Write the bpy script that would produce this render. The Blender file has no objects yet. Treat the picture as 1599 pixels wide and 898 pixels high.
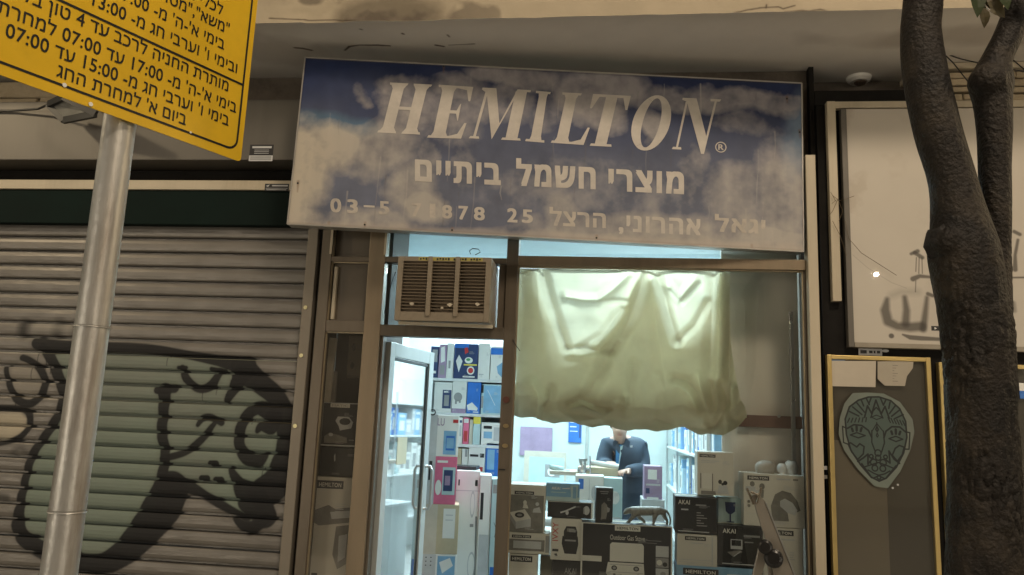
import bpy, bmesh, math, random
import numpy as np
from mathutils import Vector, Matrix, noise
from mathutils.geometry import tessellate_polygon, interpolate_bezier
random.seed(7)
RNG = np.random.RandomState(5)
SC = bpy.context.scene
COL = SC.collection

# ------------------------------------------------------------------ camera
F_PX = 1200.0
CAM = np.array([0.0, -4.8, 1.62])
AX = (np.array([0.99254185, 0.11487851, 0.04078735]), np.array([-0.0202503, -0.17456138, 0.98443804]),
      np.array([-0.12021067, 0.97792191, 0.17093315]))
cd = bpy.data.cameras.new('camera')
cam = bpy.data.objects.new('camera', cd)
COL.objects.link(cam)
cd.sensor_width = 36.0
cd.lens = F_PX / 1599.0 * 36.0
cd.clip_start = 0.05
cd.clip_end = 500.0
r_, u_, f_ = AX
cam.matrix_world = Matrix(((r_[0], u_[0], -f_[0], CAM[0]), (r_[1], u_[1], -f_[1], CAM[1]),
                           (r_[2], u_[2], -f_[2], CAM[2]), (0, 0, 0, 1)))
SC.camera = cam

# ------------------------------------------------------------------ world: night sky, far below daylight
w = bpy.data.worlds.new('World')
SC.world = w
w.use_nodes = True
wn = w.node_tree.nodes
sky = wn.new('ShaderNodeTexSky')
sky.sky_type = 'NISHITA'
sky.sun_disc = False
sky.sun_elevation = math.radians(12)
sky.sun_rotation = math.radians(200)
bg = wn['Background']
tint = wn.new('ShaderNodeMixRGB')
tint.blend_type = 'MULTIPLY'
tint.inputs[0].default_value = 1
tint.inputs[2].default_value = (1.0, 0.80, 0.62, 1)
w.node_tree.links.new(sky.outputs[0], tint.inputs[1])
w.node_tree.links.new(tint.outputs[0], bg.inputs[0])
bg.inputs[1].default_value = 0.05

# ------------------------------------------------------------------ lamps of the street (outside the frame)
WARM = (1.0, 0.66, 0.34)


def lamp(name, loc, aim, power, size, color=WARM, spot=None):
    ld = bpy.data.lights.new(name, 'SPOT' if spot else 'POINT')
    ld.energy = power
    ld.color = color
    ld.shadow_soft_size = size
    if spot:
        ld.spot_size = math.radians(spot)
        ld.spot_blend = 0.6
    o = bpy.data.objects.new(name, ld)
    COL.objects.link(o)
    o.location = loc
    d = Vector(aim) - Vector(loc)
    o.rotation_euler = d.to_track_quat('-Z', 'Y').to_euler()
    return o


lamp('street_lamp_light', (2.6, -6.2, 8.6), (0, 0, 2.5), 1500, 0.8, (1.0, 0.81, 0.60))
lamp('street_lamp_light', (4.05, -9.6, 4.85), (0, 0, 2.5), 110, 0.035, (1.0, 0.80, 0.55))
lamp('street_lamp_light', (4.95, -9.8, 4.55), (0, 0, 2.5), 80, 0.035, (1.0, 0.80, 0.55))
lamp('street_lamp_light', (6.2, -0.9, 4.2), (0, 0, 2.5), 190, 0.14, (1.0, 0.76, 0.45))
lamp('street_lamp_light', (-6.5, -2.6, 5.0), (0, 0, 2.5), 230, 0.14, (1.0, 0.80, 0.52))

SC.view_settings.view_transform = 'Standard'
SC.view_settings.look = 'None'
SC.view_settings.exposure = 0.0
SC.view_settings.gamma = 1.0
SC.cycles.use_denoising = True
SC.cycles.max_bounces = 8
SC.cycles.transparent_max_bounces = 16
SC.cycles.sample_clamp_indirect = 6.0
SC.cycles.caustics_reflective = False
SC.cycles.caustics_refractive = False


# ------------------------------------------------------------------ geometry of the place
def ray(px, py):
    return (px - 799.5) * AX[0] / F_PX - (py - 449) * AX[1] / F_PX + AX[2]


def P(px, py, Y=0.0):
    d = ray(px, py)
    return Vector(CAM + d * ((Y - CAM[1]) / d[1]))


def PZ(px, py, Z):
    d = ray(px, py)
    return Vector(CAM + d * ((Z - CAM[2]) / d[2]))


# ------------------------------------------------------------------ materials
MATS = {}


def mat(name, col, rough=0.6, metal=0.0, var=0.18, scale=6.0, bump=0.0, bscale=60.0, dirt=0.0, dcol=(0.03, 0.025, 0.02),
        dscale=3.0, coat=0.0, trans=0.0, spec=0.5, streak=False):
    if name in MATS:
        return MATS[name]
    m = bpy.data.materials.new(name)
    m.use_nodes = True
    nt = m.node_tree
    N = nt.nodes
    L = nt.links.new
    b = N['Principled BSDF']
    b.inputs['Roughness'].default_value = rough
    b.inputs['Metallic'].default_value = metal
    b.inputs['Specular IOR Level'].default_value = spec
    b.inputs['Coat Weight'].default_value = coat
    b.inputs['Coat Roughness'].default_value = 0.05
    geo = N.new('ShaderNodeNewGeometry')
    vec = geo.outputs['Position']
    if streak:
        mp = N.new('ShaderNodeMapping')
        mp.inputs['Scale'].default_value = (1, 1, 0.12)
        L(vec, mp.inputs[0])
        vec = mp.outputs[0]
    n1 = N.new('ShaderNodeTexNoise')
    n1.inputs['Scale'].default_value = scale
    n1.inputs['Detail'].default_value = 6
    n1.inputs['Roughness'].default_value = 0.65
    L(vec, n1.inputs['Vector'])
    mx = N.new('ShaderNodeMixRGB')
    mr = N.new('ShaderNodeMapRange')
    mr.inputs[1].default_value = 0.3
    mr.inputs[2].default_value = 0.7
    L(n1.outputs[0], mr.inputs[0])
    L(mr.outputs[0], mx.inputs[0])
    mx.inputs[1].default_value = (*[max(0, c * (1 - var)) for c in col], 1)
    mx.inputs[2].default_value = (*[min(1, c * (1 + var)) for c in col], 1)
    out = mx.outputs[0]
    if dirt > 0:
        n2 = N.new('ShaderNodeTexNoise')
        n2.inputs['Scale'].default_value = dscale
        n2.inputs['Detail'].default_value = 9
        n2.inputs['Roughness'].default_value = 0.7
        L(vec, n2.inputs['Vector'])
        r2 = N.new('ShaderNodeMapRange')
        r2.inputs[1].default_value = 0.5
        r2.inputs[2].default_value = 0.68
        r2.inputs[4].default_value = dirt
        L(n2.outputs[0], r2.inputs[0])
        m2 = N.new('ShaderNodeMixRGB')
        m2.inputs[2].default_value = (*dcol, 1)
        L(r2.outputs[0], m2.inputs[0])
        L(out, m2.inputs[1])
        out = m2.outputs[0]
    L(out, b.inputs['Base Color'])
    if var > 0:
        rr = N.new('ShaderNodeMapRange')
        rr.inputs[3].default_value = max(0.02, rough - 0.12)
        rr.inputs[4].default_value = min(1, rough + 0.12)
        L(n1.outputs[0], rr.inputs[0])
        L(rr.outputs[0], b.inputs['Roughness'])
    if bump > 0:
        n3 = N.new('ShaderNodeTexNoise')
        n3.inputs['Scale'].default_value = bscale
        n3.inputs['Detail'].default_value = 8
        L(geo.outputs['Position'], n3.inputs['Vector'])
        bp = N.new('ShaderNodeBump')
        bp.inputs['Strength'].default_value = bump
        bp.inputs['Distance'].default_value = 0.01
        L(n3.outputs[0], bp.inputs['Height'])
        L(bp.outputs[0], b.inputs['Normal'])
    if trans > 0:
        tr = N.new('ShaderNodeBsdfTranslucent')
        L(out, tr.inputs[0])
        ms = N.new('ShaderNodeMixShader')
        ms.inputs[0].default_value = trans
        L(b.outputs[0], ms.inputs[1])
        L(tr.outputs[0], ms.inputs[2])
        L(ms.outputs[0], N['Material Output'].inputs[0])
    MATS[name] = m
    return m


def glass(name, tint=(0.9, 0.95, 0.94), refl=0.09, rough=0.02, haze=0.0):
    m = bpy.data.materials.new(name)
    m.use_nodes = True
    N = m.node_tree.nodes
    L = m.node_tree.links.new
    N.remove(N['Principled BSDF'])
    t = N.new('ShaderNodeBsdfTransparent')
    t.inputs[0].default_value = (*tint, 1)
    g = N.new('ShaderNodeBsdfGlossy')
    g.inputs['Roughness'].default_value = rough
    g.inputs[0].default_value = (1, 1, 1, 1)
    fr = N.new('ShaderNodeLayerWeight')
    fr.inputs[0].default_value = 0.25
    mr = N.new('ShaderNodeMapRange')
    mr.inputs[3].default_value = refl
    mr.inputs[4].default_value = 0.7
    L(fr.outputs['Fresnel'], mr.inputs[0])
    ms = N.new('ShaderNodeMixShader')
    L(mr.outputs[0], ms.inputs[0])
    L(t.outputs[0], ms.inputs[1])
    L(g.outputs[0], ms.inputs[2])
    last = ms.outputs[0]
    if haze > 0:   # film of dust on the pane
        geo = N.new('ShaderNodeNewGeometry')
        nz = N.new('ShaderNodeTexNoise')
        nz.inputs['Scale'].default_value = 4
        nz.inputs['Detail'].default_value = 8
        L(geo.outputs['Position'], nz.inputs['Vector'])
        mm = N.new('ShaderNodeMath')
        mm.operation = 'MULTIPLY'
        mm.inputs[1].default_value = haze * 2
        L(nz.outputs[0], mm.inputs[0])
        d = N.new('ShaderNodeBsdfDiffuse')
        d.inputs[0].default_value = (0.5, 0.48, 0.44, 1)
        m2 = N.new('ShaderNodeMixShader')
        L(mm.outputs[0], m2.inputs[0])
        L(last, m2.inputs[1])
        L(d.outputs[0], m2.inputs[2])
        last = m2.outputs[0]
    L(last, N['Material Output'].inputs[0])
    MATS[name] = m
    return m


def emit(name, col, s):
    m = bpy.data.materials.new(name)
    m.use_nodes = True
    N = m.node_tree.nodes
    b = N['Principled BSDF']
    b.inputs['Base Color'].default_value = (*col, 1)
    b.inputs['Emission Color'].default_value = (*col, 1)
    b.inputs['Emission Strength'].default_value = s
    MATS[name] = m
    return m


# ------------------------------------------------------------------ drawing of paint (numbers only, nothing loaded)
def img_make(name, arr):
    h, wd = arr.shape[:2]
    im = bpy.data.images.new(name, wd, h, alpha=True)
    px = np.ones((h, wd, 4), np.float32)
    px[..., :arr.shape[2]] = arr
    c3 = np.clip(px[..., :3], 0, 1)
    px[..., :3] = np.where(c3 <= 0.0031308, c3 * 12.92, 1.055 * np.maximum(c3, 1e-6) ** (1 / 2.4) - 0.055)
    im.pixels.foreach_set(px[::-1].ravel())
    im.update()
    im.pack()
    return im


class Canvas:
    """paint layer; coordinates in its own pixels, y downward"""

    def __init__(s, wd, h, bgc=(0, 0, 0), alpha=0.0):
        s.w, s.h = wd, h
        s.c = np.zeros((h, wd, 4), np.float32)
        s.c[..., :3] = bgc
        s.c[..., 3] = alpha
        s.yy, s.xx = np.mgrid[0:h, 0:wd].astype(np.float32)

    def over(s, a, col, box=None):
        y0, y1, x0, x1 = box or (0, s.h, 0, s.w)
        t = s.c[y0:y1, x0:x1]
        a = a[..., None]
        oa = a + t[..., 3:4] * (1 - a)
        t[..., :3] = np.where(oa > 1e-4, (np.array(col, np.float32) * a + t[..., :3] * t[..., 3:4] * (1 - a)) / np.maximum(oa, 1e-4), t[..., :3])
        t[..., 3:4] = oa

    def stroke(s, pts, wd, col, soft=1.0, op=1.0):
        ws = wd if isinstance(wd, (list, tuple)) else [wd] * len(pts)
        m = max(ws) + soft * 3 + 3
        xs = [p[0] for p in pts]
        ys = [p[1] for p in pts]
        x0, x1 = int(max(0, min(xs) - m)), int(min(s.w, max(xs) + m))
        y0, y1 = int(max(0, min(ys) - m)), int(min(s.h, max(ys) + m))
        if x1 <= x0 or y1 <= y0:
            return
        X = s.xx[y0:y1, x0:x1]
        Y = s.yy[y0:y1, x0:x1]
        best = np.full(X.shape, 1e9, np.float32)
        for (ax, ay), (bx, by), wa, wb in zip(pts[:-1], pts[1:], ws[:-1], ws[1:]):
            dx, dy = bx - ax, by - ay
            t = np.clip(((X - ax) * dx + (Y - ay) * dy) / max(1e-6, dx * dx + dy * dy), 0, 1)
            d = np.hypot(X - ax - t * dx, Y - ay - t * dy) - (wa + (wb - wa) * t) / 2
            best = np.minimum(best, d)
        s.over(np.clip(0.5 - best / (2 * soft), 0, 1) * op, col, (y0, y1, x0, x1))

    def fill(s, pts, col, soft=1.0, op=1.0):
        X, Y = s.xx, s.yy
        ins = np.zeros(X.shape, bool)
        best = np.full(X.shape, 1e9, np.float32)
        q = list(pts) + [pts[0]]
        for (ax, ay), (bx, by) in zip(q[:-1], q[1:]):
            c = ((ay > Y) != (by > Y)) & (X < (bx - ax) * (Y - ay) / ((by - ay) if abs(by - ay) > 1e-9 else 1e-9) + ax)
            ins ^= c
            dx, dy = bx - ax, by - ay
            t = np.clip(((X - ax) * dx + (Y - ay) * dy) / max(1e-6, dx * dx + dy * dy), 0, 1)
            best = np.minimum(best, np.hypot(X - ax - t * dx, Y - ay - t * dy))
        d = np.where(ins, -best, best)
        s.over(np.clip(0.5 - d / (2 * soft), 0, 1) * op, col)


def fbm(h, wd, base, octs=5, seed=0, sx=1.0, sy=1.0):
    rs = np.random.RandomState(seed)
    out = np.zeros((h, wd), np.float32)
    amp = 1.0
    tot = 0
    for o in range(octs):
        gx = max(2, int(base * sx * 2 ** o)) + 2
        gy = max(2, int(base * sy * 2 ** o * h / wd)) + 2
        g = rs.rand(gy, gx).astype(np.float32)
        y = np.linspace(0, gy - 1.001, h)
        x = np.linspace(0, gx - 1.001, wd)
        yi = y.astype(int)
        xi = x.astype(int)
        fy = (y - yi)[:, None]
        fx = (x - xi)[None]
        fy = fy * fy * (3 - 2 * fy)
        fx = fx * fx * (3 - 2 * fx)
        a = g[yi][:, xi]
        b = g[yi][:, xi + 1]
        c = g[yi + 1][:, xi]
        d = g[yi + 1][:, xi + 1]
        out += amp * ((a * (1 - fx) + b * fx) * (1 - fy) + (c * (1 - fx) + d * fx) * fy)
        tot += amp
        amp *= 0.5
    return out / tot


def mat_painted(name, image, base, rough=0.5, metal=0.0, coat=0.0, posmap=None, bump=0.0, bscale=(8, 8, 8), var=0.2, spec=0.5,
                paint_rough=None):
    """base colour with a painted layer (image alpha) over it"""
    m = bpy.data.materials.new(name)
    m.use_nodes = True
    nt = m.node_tree
    N = nt.nodes
    L = nt.links.new
    b = N['Principled BSDF']
    b.inputs['Roughness'].default_value = rough
    b.inputs['Metallic'].default_value = metal
    b.inputs['Coat Weight'].default_value = coat
    b.inputs['Coat Roughness'].default_value = 0.015
    b.inputs['Specular IOR Level'].default_value = spec
    ti = N.new('ShaderNodeTexImage')
    ti.image = image
    ti.extension = 'CLIP'
    geo = N.new('ShaderNodeNewGeometry')
    if posmap:
        x0, z0, wd, h = posmap
        sp = N.new('ShaderNodeSeparateXYZ')
        L(geo.outputs['Position'], sp.inputs[0])
        cb = N.new('ShaderNodeCombineXYZ')
        for k, (o_, s_) in enumerate(((x0, wd), (z0, h))):
            mr = N.new('ShaderNodeMapRange')
            mr.clamp = False
            mr.inputs[1].default_value = o_
            mr.inputs[2].default_value = o_ + s_
            L(sp.outputs[0 if k == 0 else 2], mr.inputs[0])
            L(mr.outputs[0], cb.inputs[k])
        L(cb.outputs[0], ti.inputs[0])
    n1 = N.new('ShaderNodeTexNoise')
    n1.inputs['Scale'].default_value = 5
    n1.inputs['Detail'].default_value = 8
    L(geo.outputs['Position'], n1.inputs['Vector'])
    mx = N.new('ShaderNodeMixRGB')
    L(n1.outputs[0], mx.inputs[0])
    mx.inputs[1].default_value = (*[c * (1 - var) for c in base], 1)
    mx.inputs[2].default_value = (*[min(1, c * (1 + var)) for c in base], 1)
    m2 = N.new('ShaderNodeMixRGB')
    L(ti.outputs['Alpha'], m2.inputs[0])
    L(mx.outputs[0], m2.inputs[1])
    L(ti.outputs['Color'], m2.inputs[2])
    L(m2.outputs[0], b.inputs['Base Color'])
    if metal > 0:
        mm = N.new('ShaderNodeMapRange')
        mm.inputs[3].default_value = metal
        mm.inputs[4].default_value = 0
        L(ti.outputs['Alpha'], mm.inputs[0])
        L(mm.outputs[0], b.inputs['Metallic'])
    if paint_rough is not None:
        mm = N.new('ShaderNodeMapRange')
        mm.inputs[3].default_value = rough
        mm.inputs[4].default_value = paint_rough
        L(ti.outputs['Alpha'], mm.inputs[0])
        L(mm.outputs[0], b.inputs['Roughness'])
    if bump > 0:
        mp = N.new('ShaderNodeMapping')
        mp.inputs['Scale'].default_value = bscale
        L(geo.outputs['Position'], mp.inputs[0])
        n3 = N.new('ShaderNodeTexNoise')
        n3.inputs['Scale'].default_value = 1
        n3.inputs['Detail'].default_value = 3
        L(mp.outputs[0], n3.inputs['Vector'])
        bp = N.new('ShaderNodeBump')
        bp.inputs['Strength'].default_value = bump
        bp.inputs['Distance'].default_value = 0.02
        L(n3.outputs[0], bp.inputs['Height'])
        L(bp.outputs[0], b.inputs['Normal'])
    MATS[name] = m
    return m


# ------------------------------------------------------------------ mesh helpers
WLOC = {}
TXT = {}


def text2d(body, off=0.0):
    """letter outlines; off thickens them by stacked shifted copies; third value is the stacking order"""
    k = (body, off)
    if k in TXT:
        return TXT[k]
    c = bpy.data.curves.new('lettering', 'FONT')
    c.body = body
    c.space_character = 1.0 + off * 4
    o = bpy.data.objects.new('lettering', c)
    COL.objects.link(o)
    cu = o.to_curve(bpy.context.evaluated_depsgraph_get())
    loops = []
    for sp_ in cu.splines:
        pts = []
        if sp_.type == 'BEZIER':
            bpn = sp_.bezier_points
            for q in range(len(bpn)):
                a, b = bpn[q], bpn[(q + 1) % len(bpn)]
                straight = abs((a.handle_right - a.co).cross(b.co - a.co).z) < 1e-6 and abs((b.handle_left - b.co).cross(b.co - a.co).z) < 1e-6
                if straight:
                    pts.append(a.co.copy())
                else:
                    pts += list(interpolate_bezier(a.co, a.handle_right, b.handle_left, b.co, 5))[:-1]
        else:
            pts = [p.co.xyz for p in sp_.points]
        if len(pts) > 2:
            ar = sum(p.x * n_.y - n_.x * p.y for p, n_ in zip(pts, pts[1:] + pts[:1])) / 2
            loops.append((ar, [Vector((p.x, p.y, 0)) for p in pts]))
    o.to_curve_clear()
    bpy.data.objects.remove(o)
    bpy.data.curves.remove(c)
    v, f = np.zeros((0, 3)), []
    if loops:

        def inside(p, lp):
            r = False
            for a, b in zip(lp, lp[1:] + lp[:1]):
                if (a.y > p.y) != (b.y > p.y) and p.x < (b.x - a.x) * (p.y - a.y) / (b.y - a.y) + a.x:
                    r = not r
            return r
        vs = []
        outs, holes = [], []
        for k1, (a1, l1) in enumerate(loops):
            hole = any(k2 != k1 and a1 * a2 < 0 and abs(a2) > abs(a1) and all(inside(p, l2) for p in l1) for k2, (a2, l2) in enumerate(loops))
            (holes if hole else outs).append(l1)
        for n_, ol in enumerate(outs):
            grp = [ol] + [hh for hh in holes if inside(hh[0], ol)]
            flat = [p for g_ in grp for p in g_]
            b0 = len(vs)
            vs += [(p.x, p.y, 0.3 * (n_ % 3)) for p in flat]
            f += [tuple(b0 + q for q in t) for t in tessellate_polygon(grp)]
        v = np.array(vs)
    if off and len(v):
        vs, fs = [], []
        for n_, (dx, dy) in enumerate(((-1, -.7), (1, -.7), (-1, .7), (1, .7), (0, 0))):
            fs += [tuple(q + len(v) * n_ for q in p) for p in f]
            vs.append(v + np.array([dx * off, dy * off, n_]))
        v, f = np.concatenate(vs), fs
    if len(v):
        v[:, :2] -= v[:, :2].min(0)
    TXT[k] = (v, f)
    return TXT[k]


class MB:
    def __init__(s):
        s.v = []
        s.f = []
        s.m = []

    def poly(s, pts, m=0):
        n = len(s.v)
        s.v += [Vector(p) for p in pts]
        s.f.append(tuple(range(n, n + len(pts))))
        s.m.append(m)
        return s

    def add(s, vs, fs, m=0):
        n = len(s.v)
        s.v += [Vector(p) for p in vs]
        for f in fs:
            s.f.append(tuple(i + n for i in f))
            s.m.append(m)
        return s

    def box(s, x0, x1, y0, y1, z0, z1, m=0):
        x0, x1 = min(x0, x1), max(x0, x1)
        y0, y1 = min(y0, y1), max(y0, y1)
        z0, z1 = min(z0, z1), max(z0, z1)
        return s.add([(x0, y0, z0), (x1, y0, z0), (x1, y1, z0), (x0, y1, z0), (x0, y0, z1), (x1, y0, z1), (x1, y1, z1), (x0, y1, z1)],
                     [(0, 1, 5, 4), (1, 2, 6, 5), (2, 3, 7, 6), (3, 0, 4, 7), (4, 5, 6, 7), (3, 2, 1, 0)], m)

    def bar(s, a, b, wd, dp, up=(0, 0, 1), m=0):
        a = Vector(a)
        b = Vector(b)
        d = (b - a).normalized()
        side = d.cross(Vector(up))
        if side.length < 1e-4:
            side = d.cross(Vector((0, 1, 0)))
        side.normalize()
        u = side.cross(d)
        q = []
        for c in (a, b):
            for i, j in ((-1, -1), (1, -1), (1, 1), (-1, 1)):
                q.append(c + side * i * wd / 2 + u * j * dp / 2)
        return s.add(q, [(0, 1, 2, 3), (7, 6, 5, 4), (0, 4, 5, 1), (1, 5, 6, 2), (2, 6, 7, 3), (3, 7, 4, 0)], m)

    def tube(s, pts, rad, n=12, m=0, cap=True):
        pts = [Vector(p) for p in pts]
        rads = rad if isinstance(rad, (list, tuple)) else [rad] * len(pts)
        base = len(s.v)
        up = Vector((0.12, 0.33, 0.93)).normalized()
        for i, p in enumerate(pts):
            d = (pts[min(i + 1, len(pts) - 1)] - pts[max(i - 1, 0)]).normalized()
            a = d.cross(up)
            if a.length < 0.05:
                a = d.cross(Vector((1, 0, 0)))
            a.normalize()
            b = d.cross(a)
            for k in range(n):
                t = 2 * math.pi * k / n
                s.v.append(p + (a * math.cos(t) + b * math.sin(t)) * rads[i])
        for i in range(len(pts) - 1):
            for k in range(n):
                k2 = (k + 1) % n
                s.f.append((base + i * n + k, base + i * n + k2, base + (i + 1) * n + k2, base + (i + 1) * n + k))
                s.m.append(m)
        if cap:
            s.f.append(tuple(base + k for k in range(n)))
            s.m.append(m)
            s.f.append(tuple(base + (len(pts) - 1) * n + k for k in reversed(range(n))))
            s.m.append(m)
        return s

    def disc(s, c, r, normal=(0, -1, 0), h=0.0, n=20, m=0, ry=None):
        """disc or short cylinder rising h along the normal"""
        nn = Vector(normal).normalized()
        a = nn.cross(Vector((0, 0, 1)))
        if a.length < 0.05:
            a = Vector((1, 0, 0))
        a.normalize()
        b = a.cross(nn)
        if ry is None:
            ry = r
        c = Vector(c)
        top = [c + nn * h + a * math.cos(2 * math.pi * k / n) * r + b * math.sin(2 * math.pi * k / n) * ry for k in range(n)]
        s.poly(top, m)
        if h:
            bot = [t - nn * h for t in top]
            for k in range(n):
                s.poly([bot[k], bot[(k + 1) % n], top[(k + 1) % n], top[k]], m)
        return s

    def build(s, name, mats, parent=None, at=None, smooth=False, bevel=0.0, uv=None, seg=2):
        if not isinstance(mats, (list, tuple)):
            mats = [mats]
        pw = WLOC.get(parent.name, Vector((0, 0, 0))) if parent else Vector((0, 0, 0))
        at = Vector(at) if at is not None else (pw if parent else Vector((0, 0, 0)))
        me = bpy.data.meshes.new(name)
        me.from_pydata([tuple(p - at) for p in s.v], [], s.f)
        for mm in mats:
            me.materials.append(mm)
        me.polygons.foreach_set('material_index', s.m)
        if uv:
            ul = me.uv_layers.new(name='UVMap')
            for lp in me.loops:
                ul.data[lp.index].uv = uv(s.v[lp.vertex_index])
        if smooth:
            me.polygons.foreach_set('use_smooth', [True] * len(s.f))
        me.update()
        o = bpy.data.objects.new(name, me)
        COL.objects.link(o)
        o.location = at - pw
        WLOC[o.name] = at
        if parent:
            o.parent = parent
        if bevel:
            b = o.modifiers.new('bevel', 'BEVEL')
            b.width = bevel
            b.segments = seg
            b.limit_method = 'ANGLE'
            b.angle_limit = math.radians(40)
        return o


def fixn(o):
    bm = bmesh.new()
    bm.from_mesh(o.data)
    bmesh.ops.recalc_face_normals(bm, faces=bm.faces)
    bm.to_mesh(o.data)
    bm.free()
    return o


def empty(name, loc=(0, 0, 0)):
    o = bpy.data.objects.new(name, None)
    o.empty_display_size = 0.1
    COL.objects.link(o)
    o.location = loc
    WLOC[o.name] = Vector(loc)
    return o


def tag(o, label=None, cat=None, group=None, kind=None):
    if label:
        o['label'] = label
    if cat:
        o['category'] = cat
    if group:
        o['group'] = group
    if kind:
        o['kind'] = kind
    return o


def kids(o):
    return [c for c in list(bpy.data.objects) if c.parent == o]


class Fr:
    """flat frame: origin at its top left, u to the right, v downward, n towards the viewer"""

    def __init__(s, o, u, v, n, wd=1.0, h=1.0):
        s.o, s.u, s.v, s.n = Vector(o), Vector(u), Vector(v), Vector(n)
        s.w, s.h = wd, h

    def pt(s, a, b, c=0.0):
        return s.o + s.u * (a * s.w) + s.v * (b * s.h) + s.n * c


def prn(mb, fr, items, mi, lift=0.0010, step=0.00025):
    """prints on a frame: r rectangle, t text, e ellipse, p polygon, l line"""
    k = 0
    for it in items:
        c = lift + step * k
        k += 1
        kind = it[0]
        m = mi(it[-1])
        if kind == 'r':
            a, b, a2, b2 = it[1:5]
            mb.poly([fr.pt(a, b2, c), fr.pt(a2, b2, c), fr.pt(a2, b, c), fr.pt(a, b, c)], m)
        elif kind == 'p':
            mb.poly([fr.pt(a, b, c) for a, b in it[1]], m)
        elif kind == 'e':
            cx, cy, rx, ry = it[1:5]
            mb.poly([fr.pt(cx + rx * math.cos(t * math.pi / 9), cy - ry * math.sin(t * math.pi / 9), c) for t in range(18)], m)
        elif kind == 'l':
            pts, wd = it[1], it[2]
            for (ax, ay), (bx, by) in zip(pts[:-1], pts[1:]):
                A = fr.pt(ax, ay, c)
                B = fr.pt(bx, by, c)
                d = (B - A)
                if d.length < 1e-6:
                    continue
                sd = d.normalized().cross(fr.n) * wd / 2
                e = d.normalized() * wd * 0.3
                mb.poly([A - sd - e, A + sd - e, B + sd + e, B - sd + e], m)
        elif kind in ('t', 'tb', 'tv'):
            body, a, b, a2, b2 = it[1:6]
            v, f = text2d(body, 0.02 if kind == 'tb' else 0.0)
            if not len(v):
                continue
            sz = v.max(0)
            if kind == 'tv':   # reads upward
                vs = [fr.pt(a2 - (a2 - a) * y / sz[1], b2 - (b2 - b) * x / sz[0], c + 0.00004 * k_) for x, y, k_ in v]
            else:
                vs = [fr.pt(a + (a2 - a) * x / sz[0], b2 - (b2 - b) * y / sz[1], c + 0.00004 * k_) for x, y, k_ in v]
            mb.add(vs, f, m)


C_WHITE = mat('white_print', (0.78, 0.78, 0.75), 0.5, var=0.03)
C_BLACK = mat('black_print', (0.02, 0.02, 0.022), 0.45, var=0.1)
C_GREY = mat('grey_print', (0.30, 0.30, 0.30), 0.5, var=0.15)
C_LGREY = mat('light_grey_print', (0.52, 0.53, 0.54), 0.5, var=0.12)
C_BLUE = mat('blue_print', (0.03, 0.16, 0.55), 0.45, var=0.12)
C_LBLUE = mat('light_blue_print', (0.22, 0.42, 0.62), 0.45, var=0.15)
C_NAVY = mat('navy_print', (0.03, 0.05, 0.14), 0.45, var=0.15)
C_RED = mat('red_print', (0.5, 0.04, 0.04), 0.45, var=0.1)
C_PINK = mat('pink_print', (0.70, 0.16, 0.28), 0.5, var=0.12)
C_YEL = mat('yellow_print', (0.75, 0.6, 0.08), 0.5, var=0.1)
C_PURP = mat('mauve_print', (0.35, 0.25, 0.38), 0.5, var=0.15)
C_TAN = mat('cardboard_tan', (0.52, 0.44, 0.30), 0.75, var=0.12)
C_BEIGE = mat('beige_card', (0.55, 0.50, 0.42), 0.7, var=0.1)
C_GREEN = mat('green_print', (0.08, 0.3, 0.12), 0.5)
C_TEAL = mat('pale_teal_print', (0.45, 0.60, 0.62), 0.5, var=0.1)


def carton(label, px, Y, depth, col, prints=(), yaw=0.0, name='appliance_box', group=None, cat='box', side=None, z0=None):
    """cardboard box whose front is seen between px = (left, top, right, bottom) at depth Y"""
    l, t, r, b = px
    cx, cy = (l + r) / 2, (t + b) / 2
    A, B = P(l, cy, Y), P(r, cy, Y)
    T, D = P(cx, t, Y), P(cx, b, Y)
    ca = math.cos(math.radians(yaw))
    wd = (B.x - A.x) / ca
    zz0 = (0.451 if b > 950 and Y < 0.5 else D.z) if z0 is None else z0
    h = T.z - zz0
    x = (A.x + B.x) / 2
    bx = MB().box(-wd / 2, wd / 2, 0, depth, 0, h)
    for vv in bx.v[4:]:       # cartons are never quite square
        vv.x += RNG.uniform(-0.0025, 0.0025)
        vv.z += RNG.uniform(-0.002, 0.002)
    if side is not None:
        bx.m[1] = 1
        bx.m[3] = 1
    o = bx.build(name, [col, side or col], bevel=0.0035, seg=2)
    o.rotation_mode = 'XYZ'
    o.location = (x, Y, zz0)
    o.rotation_euler = (0, 0, math.radians(yaw))
    WLOC[o.name] = Vector((0, 0, 0))
    tag(o, label, cat, group)
    if prints:
        mats = []

        def mi(m):
            if m not in mats:
                mats.append(m)
            return mats.index(m)
        pm = MB()
        fr = Fr((-wd / 2, 0, h), (1, 0, 0), (0, 0, -1), (0, -1, 0), wd, h)
        prints = list(prints)
        if wd > 0.09 and h > 0.09:      # blurred small print
            dark_ = col.name in ('black_carton', 'navy_print')
            for rx_, ry_, nl in ((RNG.uniform(.06, .5), .885, 3), (RNG.uniform(.55, .7), RNG.uniform(.2, .3), 4)):
                for q_ in range(nl):
                    prints.append(('r', rx_, ry_ + q_ * .022, rx_ + RNG.uniform(.08, .26), ry_ + q_ * .022 + .008, C_GREY if dark_ else C_LGREY))
        prn(pm, fr, prints, mi)
        pm.build('printed_front', mats, parent=o)
    # flap seam on top
    sm = MB().box(-wd / 2 + 0.004, wd / 2 - 0.004, depth / 2 - 0.02, depth / 2 + 0.02, h, h + 0.0006)
    sm.build('packing_tape', mat('packing_tape', (0.6, 0.55, 0.42), 0.3), parent=o)
    return o

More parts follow.
